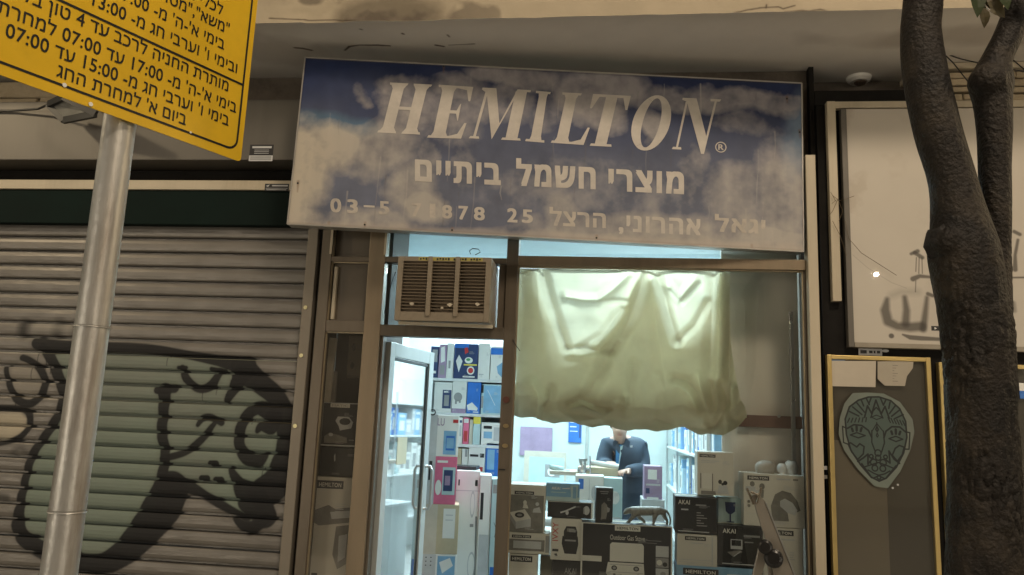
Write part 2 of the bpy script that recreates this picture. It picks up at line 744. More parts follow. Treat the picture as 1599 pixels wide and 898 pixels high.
# ================================================================== SETTING
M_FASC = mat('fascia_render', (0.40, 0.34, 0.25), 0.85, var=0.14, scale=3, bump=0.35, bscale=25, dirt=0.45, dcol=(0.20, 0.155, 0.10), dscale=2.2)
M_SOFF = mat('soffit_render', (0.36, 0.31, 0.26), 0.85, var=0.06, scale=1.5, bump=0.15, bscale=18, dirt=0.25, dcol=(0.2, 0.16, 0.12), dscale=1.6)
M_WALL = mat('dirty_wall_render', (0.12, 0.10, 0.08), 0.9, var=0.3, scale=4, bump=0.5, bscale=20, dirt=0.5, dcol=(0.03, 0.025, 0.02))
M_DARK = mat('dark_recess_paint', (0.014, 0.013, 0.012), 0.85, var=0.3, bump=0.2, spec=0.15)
M_CREAM = mat('cream_painted_metal', (0.50, 0.44, 0.33), 0.5, var=0.1, scale=5, dirt=0.35, dcol=(0.2, 0.15, 0.09), streak=True)
M_BRONZE = mat('bronze_anodised_frame', (0.135, 0.112, 0.085), 0.42, metal=0.45, var=0.15, scale=9, dirt=0.35, dcol=(0.07, 0.055, 0.04), bump=0.06, bscale=90, streak=True)
M_BRONZE2 = mat('tan_anodised_frame', (0.235, 0.185, 0.125), 0.42, metal=0.4, var=0.12, scale=9, dirt=0.3, dcol=(0.12, 0.09, 0.06), streak=True)
M_GREYM = mat('grey_sheet_metal', (0.135, 0.125, 0.11), 0.5, metal=0.3, var=0.1, scale=2, dirt=0.3, dcol=(0.08, 0.07, 0.06), streak=True)
M_GREEN = mat('dark_green_board', (0.006, 0.014, 0.012), 0.85, var=0.25, scale=2, spec=0.15)
M_INT = mat('pale_interior_wall', (0.60, 0.67, 0.66), 0.8, var=0.05, scale=2, dirt=0.12, dcol=(0.4, 0.42, 0.4))
M_SCREW = mat('brassy_screw', (0.55, 0.5, 0.28), 0.35, metal=0.6)

# ground, pavement, kerb, road (below the frame, seen from elsewhere)
g = MB().box(-40, 40, -40, 40, -0.35, -0.15)
tag(g.build('ground', mat('ground_soil', (0.06, 0.05, 0.04), 0.95)), kind='structure')
pv = MB().box(-14, 14, -3.95, 0.0, -0.15, 0.0)
tag(pv.build('pavement', mat('pavement_concrete', (0.50, 0.48, 0.44), 0.85, var=0.12, scale=2, bump=0.3, dirt=0.4, dcol=(0.1, 0.09, 0.08))), kind='structure')
rd = MB().box(-14, 14, -14, -4.1, -0.149, -0.13)
tag(rd.build('road', mat('road_asphalt', (0.09, 0.09, 0.09), 0.8, var=0.2, scale=40, bump=0.5, bscale=150)), kind='structure')
kerb = MB()
for k in range(28):
    kerb.box(-14 + k + 0.004, -13 + k - 0.004, -4.1, -3.95, -0.15, 0.004)
tag(kerb.build('kerb', mat('kerb_stone', (0.3, 0.29, 0.27), 0.8, bump=0.3), bevel=0.01), kind='structure')

# the other side of the street (behind the camera): seen only in reflections, two glowing panels added on it fill this front softly
M_OPW = mat('dark_window_glass', (0.02, 0.025, 0.03), 0.1)
ob_ = empty('opposite_building', (0, -16.5, 0))
tag(ob_, 'plain building across the street behind the viewer with two added glowing fill panels', 'building')
MB().box(-26, 26, -17.5, -16.5, -0.15, 12).build('wall', mat('opposite_render', (0.22, 0.20, 0.17), 0.9), parent=ob_)
E_FILL = emit('street_fill_glow', (1.0, 0.88, 0.70), 13)  # added glow, a soft low fill for soffit and shop front
for x0, x1 in ((-17.0, -9.6), (12.2, 19.0)):
    MB().box(x0, x1, -16.49, -16.42, 0.5, 2.7).build('fill_panel', E_FILL, parent=ob_)
for k in range(9):
    for z in (4.2, 7.2):
        MB().box(-19.6 + k * 4.5, -18.2 + k * 4.5, -16.49, -16.46, z, z + 1.4).build('window', M_OPW, parent=ob_)

# ------------------------------------------------ the building's balcony beam, soffit and wall
bld = empty('building_front', (0, 0.3, 0))
tag(bld, 'old rendered building front with beam, soffit and bare wall around the shops', 'building')
ZS = 3.97
# soffit marks image (cracks, peeled spots); px map by x,y of the plane
SX0, SX1, SY0, SY1 = -5.2, 4.6, -0.640, 0.42


def soff_px(px, py, cw, ch):
    p = PZ(px, py, ZS)
    return ((p.x - SX0) / (SX1 - SX0) * cw, (SY1 - p.y) / (SY1 - SY0) * ch)


cw, ch = 1400, 160
cv = Canvas(cw, ch, (0.1, 0.07, 0.05))
for pts, wd in (([(538, 79), (545, 73), (560, 71), (590, 71), (608, 72)], 2.6), ([(460, 75), (472, 76), (486, 79)], 3.0),
                ([(680, 71), (692, 73)], 4.0), ([(700, 71), (740, 69)], 1.4), ([(562, 46), (565, 47)], 2), ([(628, 53), (630, 54)], 2.4),
                ([(698, 55), (701, 58)], 2.0)):
    cv.stroke([soff_px(*p, cw, ch) for p in pts], [wd * RNG.uniform(0.5, 1.2) for _ in pts], (0.07, 0.045, 0.03), 0.7, 0.95)
n = fbm(ch, cw, 9, 5, 3)
cv.over(np.clip((n - 0.60) * 9, 0, 1) * 0.35, (0.18, 0.13, 0.09))
im = img_make('soffit_marks', cv.c)
m_so = mat_painted('soffit_paint', im, (0.80, 0.77, 0.72), 0.85, var=0.08, bump=0.25, bscale=(6, 6, 6))
so = MB().box(SX0, SX1, SY0, SY1, ZS, ZS + 0.2)
so.build('soffit', m_so, parent=bld, uv=lambda p: ((p.x - SX0) / (SX1 - SX0), (p.y - SY0) / (SY1 - SY0)))
# beam front: peeled plaster drawn as real shallow relief
bm_ = MB()
nx, nz = 420, 34
X0, X1, Z0, Z1 = -5.2, 4.6, ZS - 0.02, 4.85
idx = {}
for i in range(nx + 1):
    for k in range(nz + 1):
        x = X0 + (X1 - X0) * i / nx
        z = Z0 + (Z1 - Z0) * k / nz
        a = noise.fractal(Vector((x * 2.1, z * 4.5, 3)), 0.8, 2.1, 5)
        pe = max(0, min(1, (a - 0.02) * 8)) * max(0, min(1, (0.2 - x) / 1.5))
        y = -0.665 + 0.012 * pe + 0.004 * noise.fractal(Vector((x * 9, z * 9, 1)), 1, 2, 3)
        idx[i, k] = len(bm_.v)
        bm_.v.append(Vector((x, y, z)))
for i in range(nx):
    for k in range(nz):
        bm_.f.append((idx[i, k], idx[i + 1, k], idx[i + 1, k + 1], idx[i, k + 1]))
        bm_.m.append(0)
cw2, ch2 = 1500, 160
cv = Canvas(cw2, ch2, (0.2, 0.16, 0.11))


def bpx(px, py):
    p = P(px, py, -0.665)
    return ((p.x - X0) / (X1 - X0) * cw2, (Z1 - p.z) / (Z1 - Z0) * ch2)


n = fbm(ch2, cw2, 14, 6, 11)
xx = np.linspace(X0, X1, cw2)[None]
cv.over(np.clip((n - 0.43) * 6, 0, 1) * np.clip((0.3 - xx) / 1.3, 0.08, 1) * 0.85, (0.17, 0.14, 0.10))
n = fbm(ch2, cw2, 30, 5, 12)
cv.over(np.clip((n - 0.62) * 12, 0, 1) * np.clip((0.3 - xx) / 1.3, 0.05, 1) * 0.7, (0.10, 0.08, 0.06))
for pts in ([(1140, 21), (1165, 15), (1185, 12), (1215, 10), (1222, 13), (1240, 8)], [(1225, 18), (1250, 16), (1262, 17), (1280, 14), (1300, 19)],
            [(1195, 12), (1196, 7)], [(420, 28), (470, 30), (520, 29), (600, 36), (640, 36)]):
    cv.stroke([bpx(*p) for p in pts], 1.3, (0.06, 0.04, 0.025), 0.6, 0.95)
im = img_make('beam_marks', cv.c)
m_bm = mat_painted('beam_paint', im, (0.46, 0.39, 0.28), 0.85, var=0.12, bump=0.3, bscale=(12, 12, 12))
bm_.build('beam_front', m_bm, parent=bld, smooth=True, uv=lambda p: ((p.x - X0) / (X1 - X0), (p.z - Z0) / (Z1 - Z0)))
MB().box(-5.2, 4.6, -0.652, 6, 4.86, 5.1).build('balcony_slab', M_FASC, parent=bld)
MB().box(-5.2, 4.6, -0.60, -0.655 + 0.03, ZS + 0.21, 4.85).build('beam_core', M_FASC, parent=bld)
# walls
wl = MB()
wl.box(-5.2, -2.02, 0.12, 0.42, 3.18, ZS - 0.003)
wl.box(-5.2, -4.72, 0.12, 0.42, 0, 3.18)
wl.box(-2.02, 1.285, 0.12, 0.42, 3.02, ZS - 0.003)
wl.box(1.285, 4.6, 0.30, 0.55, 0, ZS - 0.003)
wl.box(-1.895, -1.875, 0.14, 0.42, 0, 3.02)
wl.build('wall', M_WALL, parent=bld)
# pier edge beside the shop
MB().box(1.285, 1.315, 0.06, 0.297, 0, ZS - 0.004).build('pier', M_DARK, parent=bld)

# rubble courses and ledge at the upper right
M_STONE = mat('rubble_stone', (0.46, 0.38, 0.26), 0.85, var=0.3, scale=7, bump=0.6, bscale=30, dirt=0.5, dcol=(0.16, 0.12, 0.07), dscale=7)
MB().box(1.93, 4.6, 0.02, 0.297, 3.925, 3.965).build('ledge', mat('ledge_paint', (0.55, 0.48, 0.36), 0.8, var=0.1, dirt=0.3, dcol=(0.3, 0.25, 0.18)), parent=bld, bevel=0.006)
zc = 3.722
for row in range(4):
    hgt = [0.052, 0.045, 0.05, 0.046][row]
    x = 1.90 + RNG.uniform(0, 0.1)
    while x < 3.3:
        L_ = RNG.uniform(0.14, 0.34)
        st = MB().box(x, x + L_ - 0.008, 0.03 + RNG.uniform(0, 0.03), 0.296, zc, zc + hgt - 0.006)
        for vv in st.v:
            vv.z += RNG.uniform(-0.004, 0.004)
            vv.y += RNG.uniform(-0.006, 0.006)
        st.build('stone', M_STONE, parent=bld, bevel=0.006)
        x += L_
    zc += hgt
# peeling slab strip to the left under the road sign
for x0, x1, z0, z1, dy in ((-4.9, -4.1, 3.70, 3.79, 0), (-4.1, -3.55, 3.705, 3.80, 0.02), (-4.9, -3.9, 3.80, 3.93, 0.03), (-3.9, -3.5, 3.81, 3.90, 0.05)):
    st = MB().box(x0, x1 - 0.01, 0.0 + dy, 0.117, z0, z1 - 0.008)
    for vv in st.v:
        vv.z += RNG.uniform(-0.01, 0.01)
    st.build('stone', M_STONE, parent=bld, bevel=0.01)

# ------------------------------------------------ left shop: shutter, box, strips
shut = empty('roller_shutter', (-3.3, 0, 0))
tag(shut, 'closed ribbed grey roller shutter sprayed with green and black graffiti', 'shutter')
GX0, GX1, GZ0, GZ1 = -4.7, -1.9, 0.0, 3.0
gw, gh = 980, 1050


def z8(x, y):
    p = P(x * 0.4432, 500 + y * 0.4432, 0)
    return ((p.x - GX0) / (GX1 - GX0) * gw, (GZ1 - p.z) / (GZ1 - GZ0) * gh)


cv = Canvas(gw, gh, (0.10, 0.16, 0.12))
GR = (0.185, 0.235, 0.19)
K = (0.006, 0.006, 0.007)
cv.fill([z8(*p) for p in [(160, 110), (390, 110), (600, 125), (800, 150), (870, 200), (960, 280), (1000, 380), (990, 480), (930, 560), (860, 610), (930, 700),
                          (880, 710), (740, 630), (620, 580), (570, 600), (500, 700), (410, 800), (300, 845), (150, 815), (65, 720), (78, 560), (120, 450), (190, 340), (212, 260)]],
        GR, 5, 0.9)
n = fbm(gh, gw, 6, 5, 21)
CR = (0.48, 0.43, 0.33)
cv.fill([z8(*p) for p in [(-40, 325), (60, 325), (85, 345), (70, 390), (20, 425), (-40, 430)]], CR, 4, 0.85)
cv.fill([z8(*p) for p in [(25, 170), (70, 140), (125, 160), (145, 210), (130, 255), (90, 285), (40, 262), (18, 215)]], (0.33, 0.3, 0.25), 6, 0.5)


def sp(pts, wd, soft=1.9, op=0.98, col=K):
    q = []
    ws = []
    wl_ = wd if isinstance(wd, (list, tuple)) else [wd] * len(pts)
    pp = [Vector((*p, 0)) for p in pts]
    for i in range(len(pp) - 1):     # Catmull-Rom
        p0, p1, p2, p3 = pp[max(i - 1, 0)], pp[i], pp[i + 1], pp[min(i + 2, len(pp) - 1)]
        for s_ in range(6):
            t = s_ / 6
            v = 0.5 * ((2 * p1) + (p2 - p0) * t + (2 * p0 - 5 * p1 + 4 * p2 - p3) * t * t + (3 * p1 - p0 - 3 * p2 + p3) * t ** 3)
            q.append(z8(v.x, v.y))
            ws.append((wl_[i] + (wl_[i + 1] - wl_[i]) * t) * 0.78)
    q.append(z8(*pts[-1]))
    ws.append(wl_[-1] * 0.78)
    if col is K:      # overspray round the black lines
        cv.stroke(q, [x + 7 for x in ws], (0.03, 0.03, 0.03), 8, 0.16)
    cv.stroke(q, ws, col, soft, op)
    if col is K and soft < 4 and len(pts) > 4:
        for _ in range(2):      # runs
            a_ = q[RNG.randint(len(q))]
            ln_ = RNG.uniform(15, 50)
            cv.stroke([a_, (a_[0] + 1, a_[1] + ln_)], [3.2, 1.6], col, 1.2, 0.8)


sp([(122, 78), (170, 92), (300, 92), (500, 98), (650, 120), (760, 140), (860, 160)], [42, 46, 34, 30, 26, 34, 60])
sp([(820, 150), (850, 175), (900, 215), (965, 270), (998, 350), (1003, 450), (975, 560), (920, 610)], [20, 80, 62, 56, 60, 66, 90, 90])
sp([(850, 180), (815, 240), (790, 282)], [60, 36, 20])
sp([(140, 95), (170, 140), (195, 200), (212, 260), (200, 320), (165, 380), (130, 430), (95, 490), (75, 570), (58, 650), (50, 720), (75, 775), (150, 818), (250, 850)],
   [30, 34, 36, 34, 32, 30, 28, 28, 26, 30, 44, 46, 50, 60])
sp([(250, 858), (350, 860), (430, 815), (500, 740), (560, 660), (590, 600)], [50, 60, 80, 100, 120, 110])
sp([(570, 245), (566, 320), (560, 400), (572, 470), (558, 560)], [44, 34, 34, 30, 36])
sp([(545, 244), (605, 240)], 26)
sp([(565, 487), (640, 466), (700, 420), (745, 365)], [20, 22, 24, 16])
sp([(688, 368), (705, 345), (735, 342), (772, 362)], [14, 22, 22, 18])
sp([(632, 165), (648, 205), (690, 240), (735, 228), (765, 180)], [18, 26, 24, 30, 22])
sp([(618, 165), (645, 165)], 12)
sp([(735, 170), (785, 178)], 14)
sp([(955, 330), (905, 308), (862, 335), (838, 385), (835, 440), (862, 485), (900, 497), (925, 478)], [60, 40, 34, 34, 34, 40, 40, 22])
sp([(897, 392), (915, 372), (948, 378), (955, 340)], [12, 30, 40, 50])
for q in ((742, 506), (710, 558), (760, 564)):
    sp([(q[0] - 9, q[1]), (q[0] + 9, q[1])], 20, 1.5)
sp([(560, 575), (640, 582), (720, 622), (800, 668), (862, 700)], [50, 40, 26, 24, 20])
sp([(800, 520), (835, 580), (880, 630), (925, 690)], [12, 40, 90, 70])
sp([(815, 700), (870, 735), (930, 700)], [10, 40, 30])
sp([(66, 130), (90, 140), (128, 170), (146, 215), (132, 262), (92, 293), (45, 275), (18, 220), (8, 165)], [20, 22, 24, 26, 26, 26, 24, 20, 16])
sp([(-40, 308), (60, 312), (92, 335), (88, 375), (50, 415), (-40, 440)], [18, 18, 22, 20, 18, 16])
sp([(-40, 620), (10, 628)], 20, 5, 0.6)
for xx_ in (72, 195, 262):
    sp([(xx_, 15), (xx_ - 4, 40)], 34, 10, 0.75)
sp([(120, 15), (235, 25)], 30, 9, 0.4, (0.4, 0.38, 0.33))
sp([(30, 470), (60, 450), (85, 475)], 16, 6, 0.35)
lum_ = cv.c[..., :3].sum(-1)
cv.c[..., 3] *= np.where(lum_ > 0.15, np.clip(0.85 + (n - 0.5) * 1.0, 0.6, 1), 1)
im = img_make('graffiti_paint', cv.c)
M_SLAT = mat_painted('shutter_slat_metal', im, (0.170, 0.158, 0.142), 0.42, metal=0.3, posmap=(GX0, GZ0, GX1 - GX0, GZ1 - GZ0), bump=0.24, bscale=(7, 7, 22), var=0.26, paint_rough=0.7)
sl = MB()
prof = [(0.045, 0.000), (0.045, 0.014), (0.006, 0.017), (0.000, 0.026), (-0.004, 0.045), (-0.004, 0.070), (0.0, 0.088), (0.004, 0.096), (0.045, 0.1003)]
xs = [-2.73 / 2 + 2.73 * k / 3 for k in range(4)]
rows = []
for x in xs:
    rows.append([len(sl.v) + j for j in range(len(prof))])
    sl.v += [Vector((x, y, z)) for y, z in prof]
for a, b in zip(rows[:-1], rows[1:]):
    for j in range(len(prof) - 1):
        sl.f.append((a[j], b[j], b[j + 1], a[j + 1]))
        sl.m.append(0)
slat0 = sl.build('slat', M_SLAT)
slat0.parent = shut
for k in range(28):
    o = slat0 if k == 0 else slat0.copy()
    if k:
        COL.objects.link(o)
    o.location = (-3.335 + 3.3, 0.035 + RNG.uniform(-0.002, 0.003), 0.042 + 0.1003 * k + RNG.uniform(-.0008, .0008))
    o.rotation_euler = (RNG.uniform(-0.02, 0.02), RNG.uniform(-0.0006, 0.0006), 0)
    o.parent = shut
rl = MB().box(-1.972, -1.902, -0.008, 0.09, 0, 2.84)
rl.build('guide_rail', mat('guide_rail_metal', (0.20, 0.175, 0.14), 0.45, metal=0.4, var=0.12, dirt=0.3, dcol=(0.1, 0.08, 0.06), streak=True), parent=shut, bevel=0.004)
MB().box(-4.72, -4.70, -0.008, 0.09, 0, 2.84).build('guide_rail', M_GREYM, parent=shut)
for px, py in ((462, 555), (455, 665), (468, 480)):
    c = P(px, py, -0.008)
    MB().disc((-1.945, -0.008, c.z), 0.013, (0, -1, 0), 0.006, 10).build('screw', M_SCREW, parent=shut)
gb = MB().box(-4.72, -1.90, -0.03, 0.09, 2.842, 3.082)
tag(gb.build('signboard_strip', M_GREEN, at=(-3.3, 0, 2.84), bevel=0.004), 'blank dark green board above the graffiti shutter', 'board')
bs = MB().box(-4.72, -1.92, -0.045, 0.05, 3.084, 3.150)
bso = bs.build('trim_strip', M_CREAM, at=(-3.3, 0, 3.084), bevel=0.003)
tag(bso, 'long cream trim strip above the dark green board', 'trim')
stk = MB()
mats_ = [C_BLACK, C_LGREY]
frs = Fr(P(414, 287, -0.045), (1, 0, 0), (0, 0, -1), (0, -1, 0), 0.17, 0.05)
prn(stk, frs, [('r', 0, 0, 1, 1, C_BLACK), ('p', [(0.04, 0.3), (0.2, 0.12), (0.14, 0.45)], C_LGREY), ('r', 0.3, 0.18, 0.95, 0.36, C_LGREY),
               ('r', 0.05, 0.6, 0.95, 0.66, C_LGREY), ('r', 0.08, 0.8, 0.9, 0.88, C_LGREY)], lambda m: mats_.index(m))
stk.build('sticker', mats_, parent=bso)
MB().box(-4.72, -1.92, 0.06, 0.118, 3.152, 3.25).build('gap_backing', M_DARK, parent=bld)
gf = MB().box(-4.9, -1.98, -0.14, 0.117, 3.262, 3.690)
gfo = gf.build('shutter_housing', M_GREYM, at=(-3.3, 0, 3.26), bevel=0.006)
tag(gfo, 'wide grey sheet metal shutter housing behind the yellow parking sign', 'shutter housing')
stk = MB()
frs = Fr(P(391, 226, -0.14), (1, 0, 0), (0, 0, -1), (0, -1, 0), 0.165, 0.115)
mats_ = [C_BLACK, C_LGREY]
it = [('r', 0, 0, 1, 0.66, C_BLACK), ('r', 0, 0.66, 1, 1, C_LGREY), ('r', 0.1, 0.1, 0.92, 0.22, C_LGREY)]
for k in range(3):
    it.append(('r', 0.2, 0.32 + k * 0.1, 0.82, 0.345 + k * 0.1, C_LGREY))
for k in range(2):
    it.append(('r', 0.06, 0.74 + k * 0.12, 0.94, 0.78 + k * 0.12, C_BLACK))
prn(stk, frs, it, lambda m: mats_.index(m))
stk.build('sticker', mats_, parent=gfo)
# floodlight with its cable behind the yellow sign
fl = empty('floodlight', P(112, 175, -0.35))
tag(fl, 'small black floodlight frame hanging under the yellow parking sign', 'floodlight')
a, b, c, d = P(76, 163, -0.3), P(100, 152, -0.42), P(150, 178, -0.42), P(100, 188, -0.3)
M_BLK = mat('black_powder_coat', (0.012, 0.012, 0.013), 0.45)
fb = MB()
for s_, e_ in ((a, b), (b, c), (c, d), (d, a)):
    fb.bar(s_, e_, 0.022, 0.045)
fb.build('housing', M_BLK, parent=fl)
MB().poly([a.lerp(c, 0.05), b.lerp(d, 0.05), c.lerp(a, 0.05), d.lerp(b, 0.05)]).build('lens', mat('grey_lens', (0.3, 0.3, 0.28), 0.2, spec=0.8), parent=fl)
fb = MB().tube([P(-60, 172, -0.16), P(20, 173, -0.16), P(60, 170, -0.2), a], 0.008, 8)
fb.tube([b, P(115, 140, -0.1), P(140, 120, 0.1)], 0.006, 8)
fb.build('cable', M_BLK, parent=fl)

# ------------------------------------------------ HEMILTON sign
SL, SR = -0.40, -0.03
tl, bl, tr, br = P(478, 90, SL), P(451, 350, SL), P(1255, 130, SR), P(1255, 393, SR)
O_ = Vector(((tl.x + bl.x) / 2, SL, tl.z))
U_ = Vector((((tr.x + br.x) / 2 - O_.x), SR - SL, 0))
SW = U_.length
Un = U_.normalized()
zt0, zb0, zt1, zb1 = tl.z, bl.z, tr.z, br.z
Vn = Vector((0, 0, -1))
dz = ((zt1 - zt0) + (zb1 - zb0)) / 2
U3 = Vector((U_.x, U_.y, dz))
SW = U3.length
Un = U3.normalized()
Nn = Vector((Un.y, -Un.x, 0)).normalized()
if Nn.y > 0:
    Nn = -Nn
Vn = Nn.cross(Un)
if Vn.z > 0:
    Vn = -Vn
SH = ((zt0 - zb0) + (zt1 - zb1)) / 2
SF = Fr(O_, Un, Vn, Nn, SW, SH)


def sg(px, py):
    d = Vector(ray(px, py))
    c = Vector(CAM)
    t = (O_ - c).dot(Nn) / d.dot(Nn)
    q = c + d * t - O_
    return (q.dot(Un) / SW, q.dot(Vn) / SH)


cw, ch = 1560, 540
cv = Canvas(cw, ch, (0.05, 0.07, 0.14), 1.0)


def sc(px, py):
    a, b = sg(px, py)
    return a * cw, b * ch


yy, xx = cv.yy, cv.xx
w1 = fbm(ch, cw, 7, 6, 31) - 0.5
w2 = fbm(ch, cw, 7, 6, 32) - 0.5
w3 = fbm(ch, cw, 26, 5, 33) - 0.5
w4 = fbm(ch, cw, 60, 4, 34, sy=0.12) - 0.5      # vertical runs
wx = xx + w1 * 130
wy = yy + w2 * 110


def blob(px, py, rx, ry, a=1.0, hard=1.6):
    cx, cy = sc(px, py)
    rx, ry = rx * cw / 790, ry * ch / 262
    d = np.sqrt(((wx - cx) / rx) ** 2 + ((wy - cy) / ry) ** 2)
    return np.clip((1.15 - d) * hard, 0, 1) * a


fade = np.zeros((ch, cw), np.float32)
for q in ((470, 270, 60, 90, 1), (520, 230, 70, 45, .95), (600, 225, 60, 60, .7), (460, 340, 60, 30, .9), (560, 345, 90, 25, .55), (563, 140, 16, 20, .45, 1),
          (640, 300, 40, 60, .75), (655, 330, 45, 30, 1), (620, 130, 30, 20, .55), (640, 160, 60, 45, .6), (720, 140, 60, 25, .75), (700, 170, 60, 40, .6), (790, 125, 60, 18, .75), (830, 130, 50, 22, .8),
          (900, 150, 55, 35, .8), (960, 140, 70, 30, .8), (930, 180, 40, 30, .7), (1010, 200, 25, 35, .8), (1060, 150, 60, 25, .7), (1130, 160, 60, 22, .75), (1180, 160, 55, 18, .7), (1210, 158, 35, 10, .7),
          (1150, 195, 60, 20, .35), (760, 170, 60, 30, .55), (800, 165, 40, 30, .5), (850, 175, 30, 30, .4), (700, 205, 60, 30, .35),
          (1150, 310, 60, 50, .5), (1220, 300, 50, 90, .7), (1190, 370, 90, 30, .85), (1000, 350, 150, 28, .7), (900, 360, 60, 30, .75), (1060, 370, 200, 22, .8),
          (870, 330, 30, 30, .6), (720, 370, 40, 14, .4), (720, 250, 20, 50, .35), (660, 240, 20, 30, .5), (820, 360, 50, 20, .35), (1080, 280, 25, 50, .4), (940, 300, 200, 50, .25)):
    fade = np.maximum(fade, blob(*q[:4], q[4], q[5] if len(q) > 5 else 1.8))
w5 = fbm(ch, cw, 90, 4, 35) - 0.5
fade = np.clip((fade + (w3 * 0.8 + w5 * 0.3) * np.clip(fade * 8, 0, 1) + w4 * 0.16 - 0.08) * 1.15, 0, 1)
fade = np.clip(fade, 0, 1) * 0.88
deep = np.array([0.014, 0.026, 0.085])
mid = np.array([0.135, 0.150, 0.210])
v = np.clip(yy / ch * 1.5 + w1 * 0.5 - 0.08, 0, 1)[..., None]
base = deep * (1 - v) + mid * v
teal = blob(520, 190, 80, 22, 0.55)[..., None]
teal2 = blob(1235, 215, 26, 70, 0.6)[..., None]
base = base * (1 - teal) + np.array([0.10, 0.19, 0.28]) * teal
base = base * (1 - teal2) + np.array([0.22, 0.31, 0.42]) * teal2
base = base * (1 + w3[..., None] * 0.5)
gx = np.clip((wx / cw), 0, 1)[..., None]
top = np.clip(1 - yy / ch * 1.4, 0, 1)[..., None]
pale = np.array([0.46, 0.43, 0.39]) * (1 - top) + np.array([0.345, 0.325, 0.34]) * top
left = np.clip(1 - wx / cw * 4.5, 0, 1)[..., None]
pale = pale * (1 - left) + np.array([0.56, 0.50, 0.40]) * left
col = base * (1 - fade[..., None]) + pale * fade[..., None]
col *= 1 + w4[..., None] * 0.15
rs_ = np.random.RandomState(77)
cvs = Canvas(cw, ch, (0, 0, 0))
for _ in range(46):          # rain runs and scratches down the face
    x_, y_ = rs_.uniform(20, cw - 20), rs_.choice([40, 190, 330, 420]) + rs_.uniform(-30, 60)
    l_ = rs_.uniform(30, 170)
    cc_ = (0.50, 0.47, 0.42) if rs_.rand() < 0.6 else (0.12, 0.11, 0.10)
    cvs.stroke([(x_, y_), (x_ + rs_.uniform(-3, 3), y_ + l_ * .5), (x_ + rs_.uniform(-4, 4), y_ + l_)], [rs_.uniform(1.5, 5), rs_.uniform(1, 4), 0.6], cc_, 1.6, rs_.uniform(.12, .42))
for u_, v_2 in ((0.012, 0.76), (0.15, 0.98), (0.32, 0.985), (0.6, 0.985), (0.995, 0.3), (0.28, 0.01), (0.97, 0.1), (0.08, 0.99), (0.9, 0.99)):
    cvs.stroke([(u_ * cw, v_2 * ch - 6), (u_ * cw + 1, v_2 * ch + rs_.uniform(10, 40))], [8, 2], (0.16, 0.08, 0.04), 3, 0.6)
cvs.stroke([(0, ch - 3), (cw, ch - 3)], 5, (0.17, 0.11, 0.07), 4, 0.5)
cvs.stroke([(0, 3), (cw, 3)], 4, (0.05, 0.05, 0.06), 3, 0.5)
col = col * (1 - cvs.c[..., 3:]) + cvs.c[..., :3] * cvs.c[..., 3:]
edge = np.clip((yy - ch + 26) / 14 + w3 * 2, 0, 1)[..., None] * 0.5
col = col * (1 - edge) + np.array([0.5, 0.44, 0.38]) * edge
cv.c[..., :3] = np.clip(col, 0, 1)
im = img_make('faded_sign_paint', cv.c)
M_SIGN = mat_painted('faded_sign_face', im, (0.1, 0.1, 0.2), 0.6, bump=0.05, bscale=(4, 4, 4), spec=0.3)
sgn = MB()
pts = [SF.pt(0, 0), SF.pt(1, 0), SF.pt(1, 1), SF.pt(0, 1)]
sgn.poly([pts[3], pts[2], pts[1], pts[0]], 0)
bk = [p - Nn * 0.09 for p in pts]
for k in range(4):
    sgn.poly([pts[k], pts[(k + 1) % 4], bk[(k + 1) % 4], bk[k]], 1)
sgn.poly(bk, 1)
M_ALU = mat('sign_edge_metal', (0.42, 0.40, 0.37), 0.4, metal=0.5)


def suv(p):
    q = p - O_
    return (q.dot(Un) / SW, 1 - q.dot(Vn) / SH)


sign = sgn.build('shop_sign', [M_SIGN, M_ALU], at=SF.pt(0.5, 1, -0.09), uv=suv)
tag(sign, 'large weathered blue shop sign reading HEMILTON with Hebrew lines, above the lit shop', 'sign')
eg = MB()
for a, b in (((0, 0), (1, 0)), ((1, 0), (1, 1)), ((1, 1), (0, 1)), ((0, 1), (0, 0))):
    eg.bar(SF.pt(*a), SF.pt(*b), 0.008, 0.008)
eg.build('edge_trim', M_ALU, parent=sign)
for u in (0.03, 0.5):
    p = SF.pt(u, 0.25, -0.09)
    MB().bar(p, Vector((p.x, 0.12, p.z)), 0.03, 0.03).build('bracket', M_BLK, parent=sign)
# letters
M_LET = mat('faded_cream_lettering', (0.54, 0.50, 0.45), 0.6, var=0.12, scale=10, dirt=0.25, dcol=(0.36, 0.34, 0.35), dscale=9)
M_LET2 = mat('worn_lettering', (0.50, 0.455, 0.40), 0.6, var=0.12, scale=10, dirt=0.6, dcol=(0.30, 0.28, 0.29), dscale=14)
S = 0.045


def serif(x0, x1, y, up):
    k = 1 if up else -1
    return [(x0, y), (x1, y), (x1 - 0.02, y + k * S), (x0 + 0.02, y + k * S)]


def stem(x0, x1, sx0, sx1):
    e = 0.05
    return [serif(sx0, sx1, 0, True), serif(sx0, sx1, 1, False),
            [(x0 - e, S), (x1 + e, S), (x1, S + .07), (x1, 1 - S - .07), (x1 + e, 1 - S), (x0 - e, 1 - S), (x0, 1 - S - .07), (x0, S + .07)]]


def ring(cx, cy, rx, ry, qx, qy, n=36):
    out = []
    for k in range(n):
        a, b = 2 * math.pi * k / n, 2 * math.pi * (k + 1) / n
        out.append([(cx + rx * math.cos(a), cy + ry * math.sin(a)), (cx + rx * math.cos(b), cy + ry * math.sin(b)),
                    (cx + qx * math.cos(b), cy + qy * math.sin(b)), (cx + qx * math.cos(a), cy + qy * math.sin(a))])
    return out


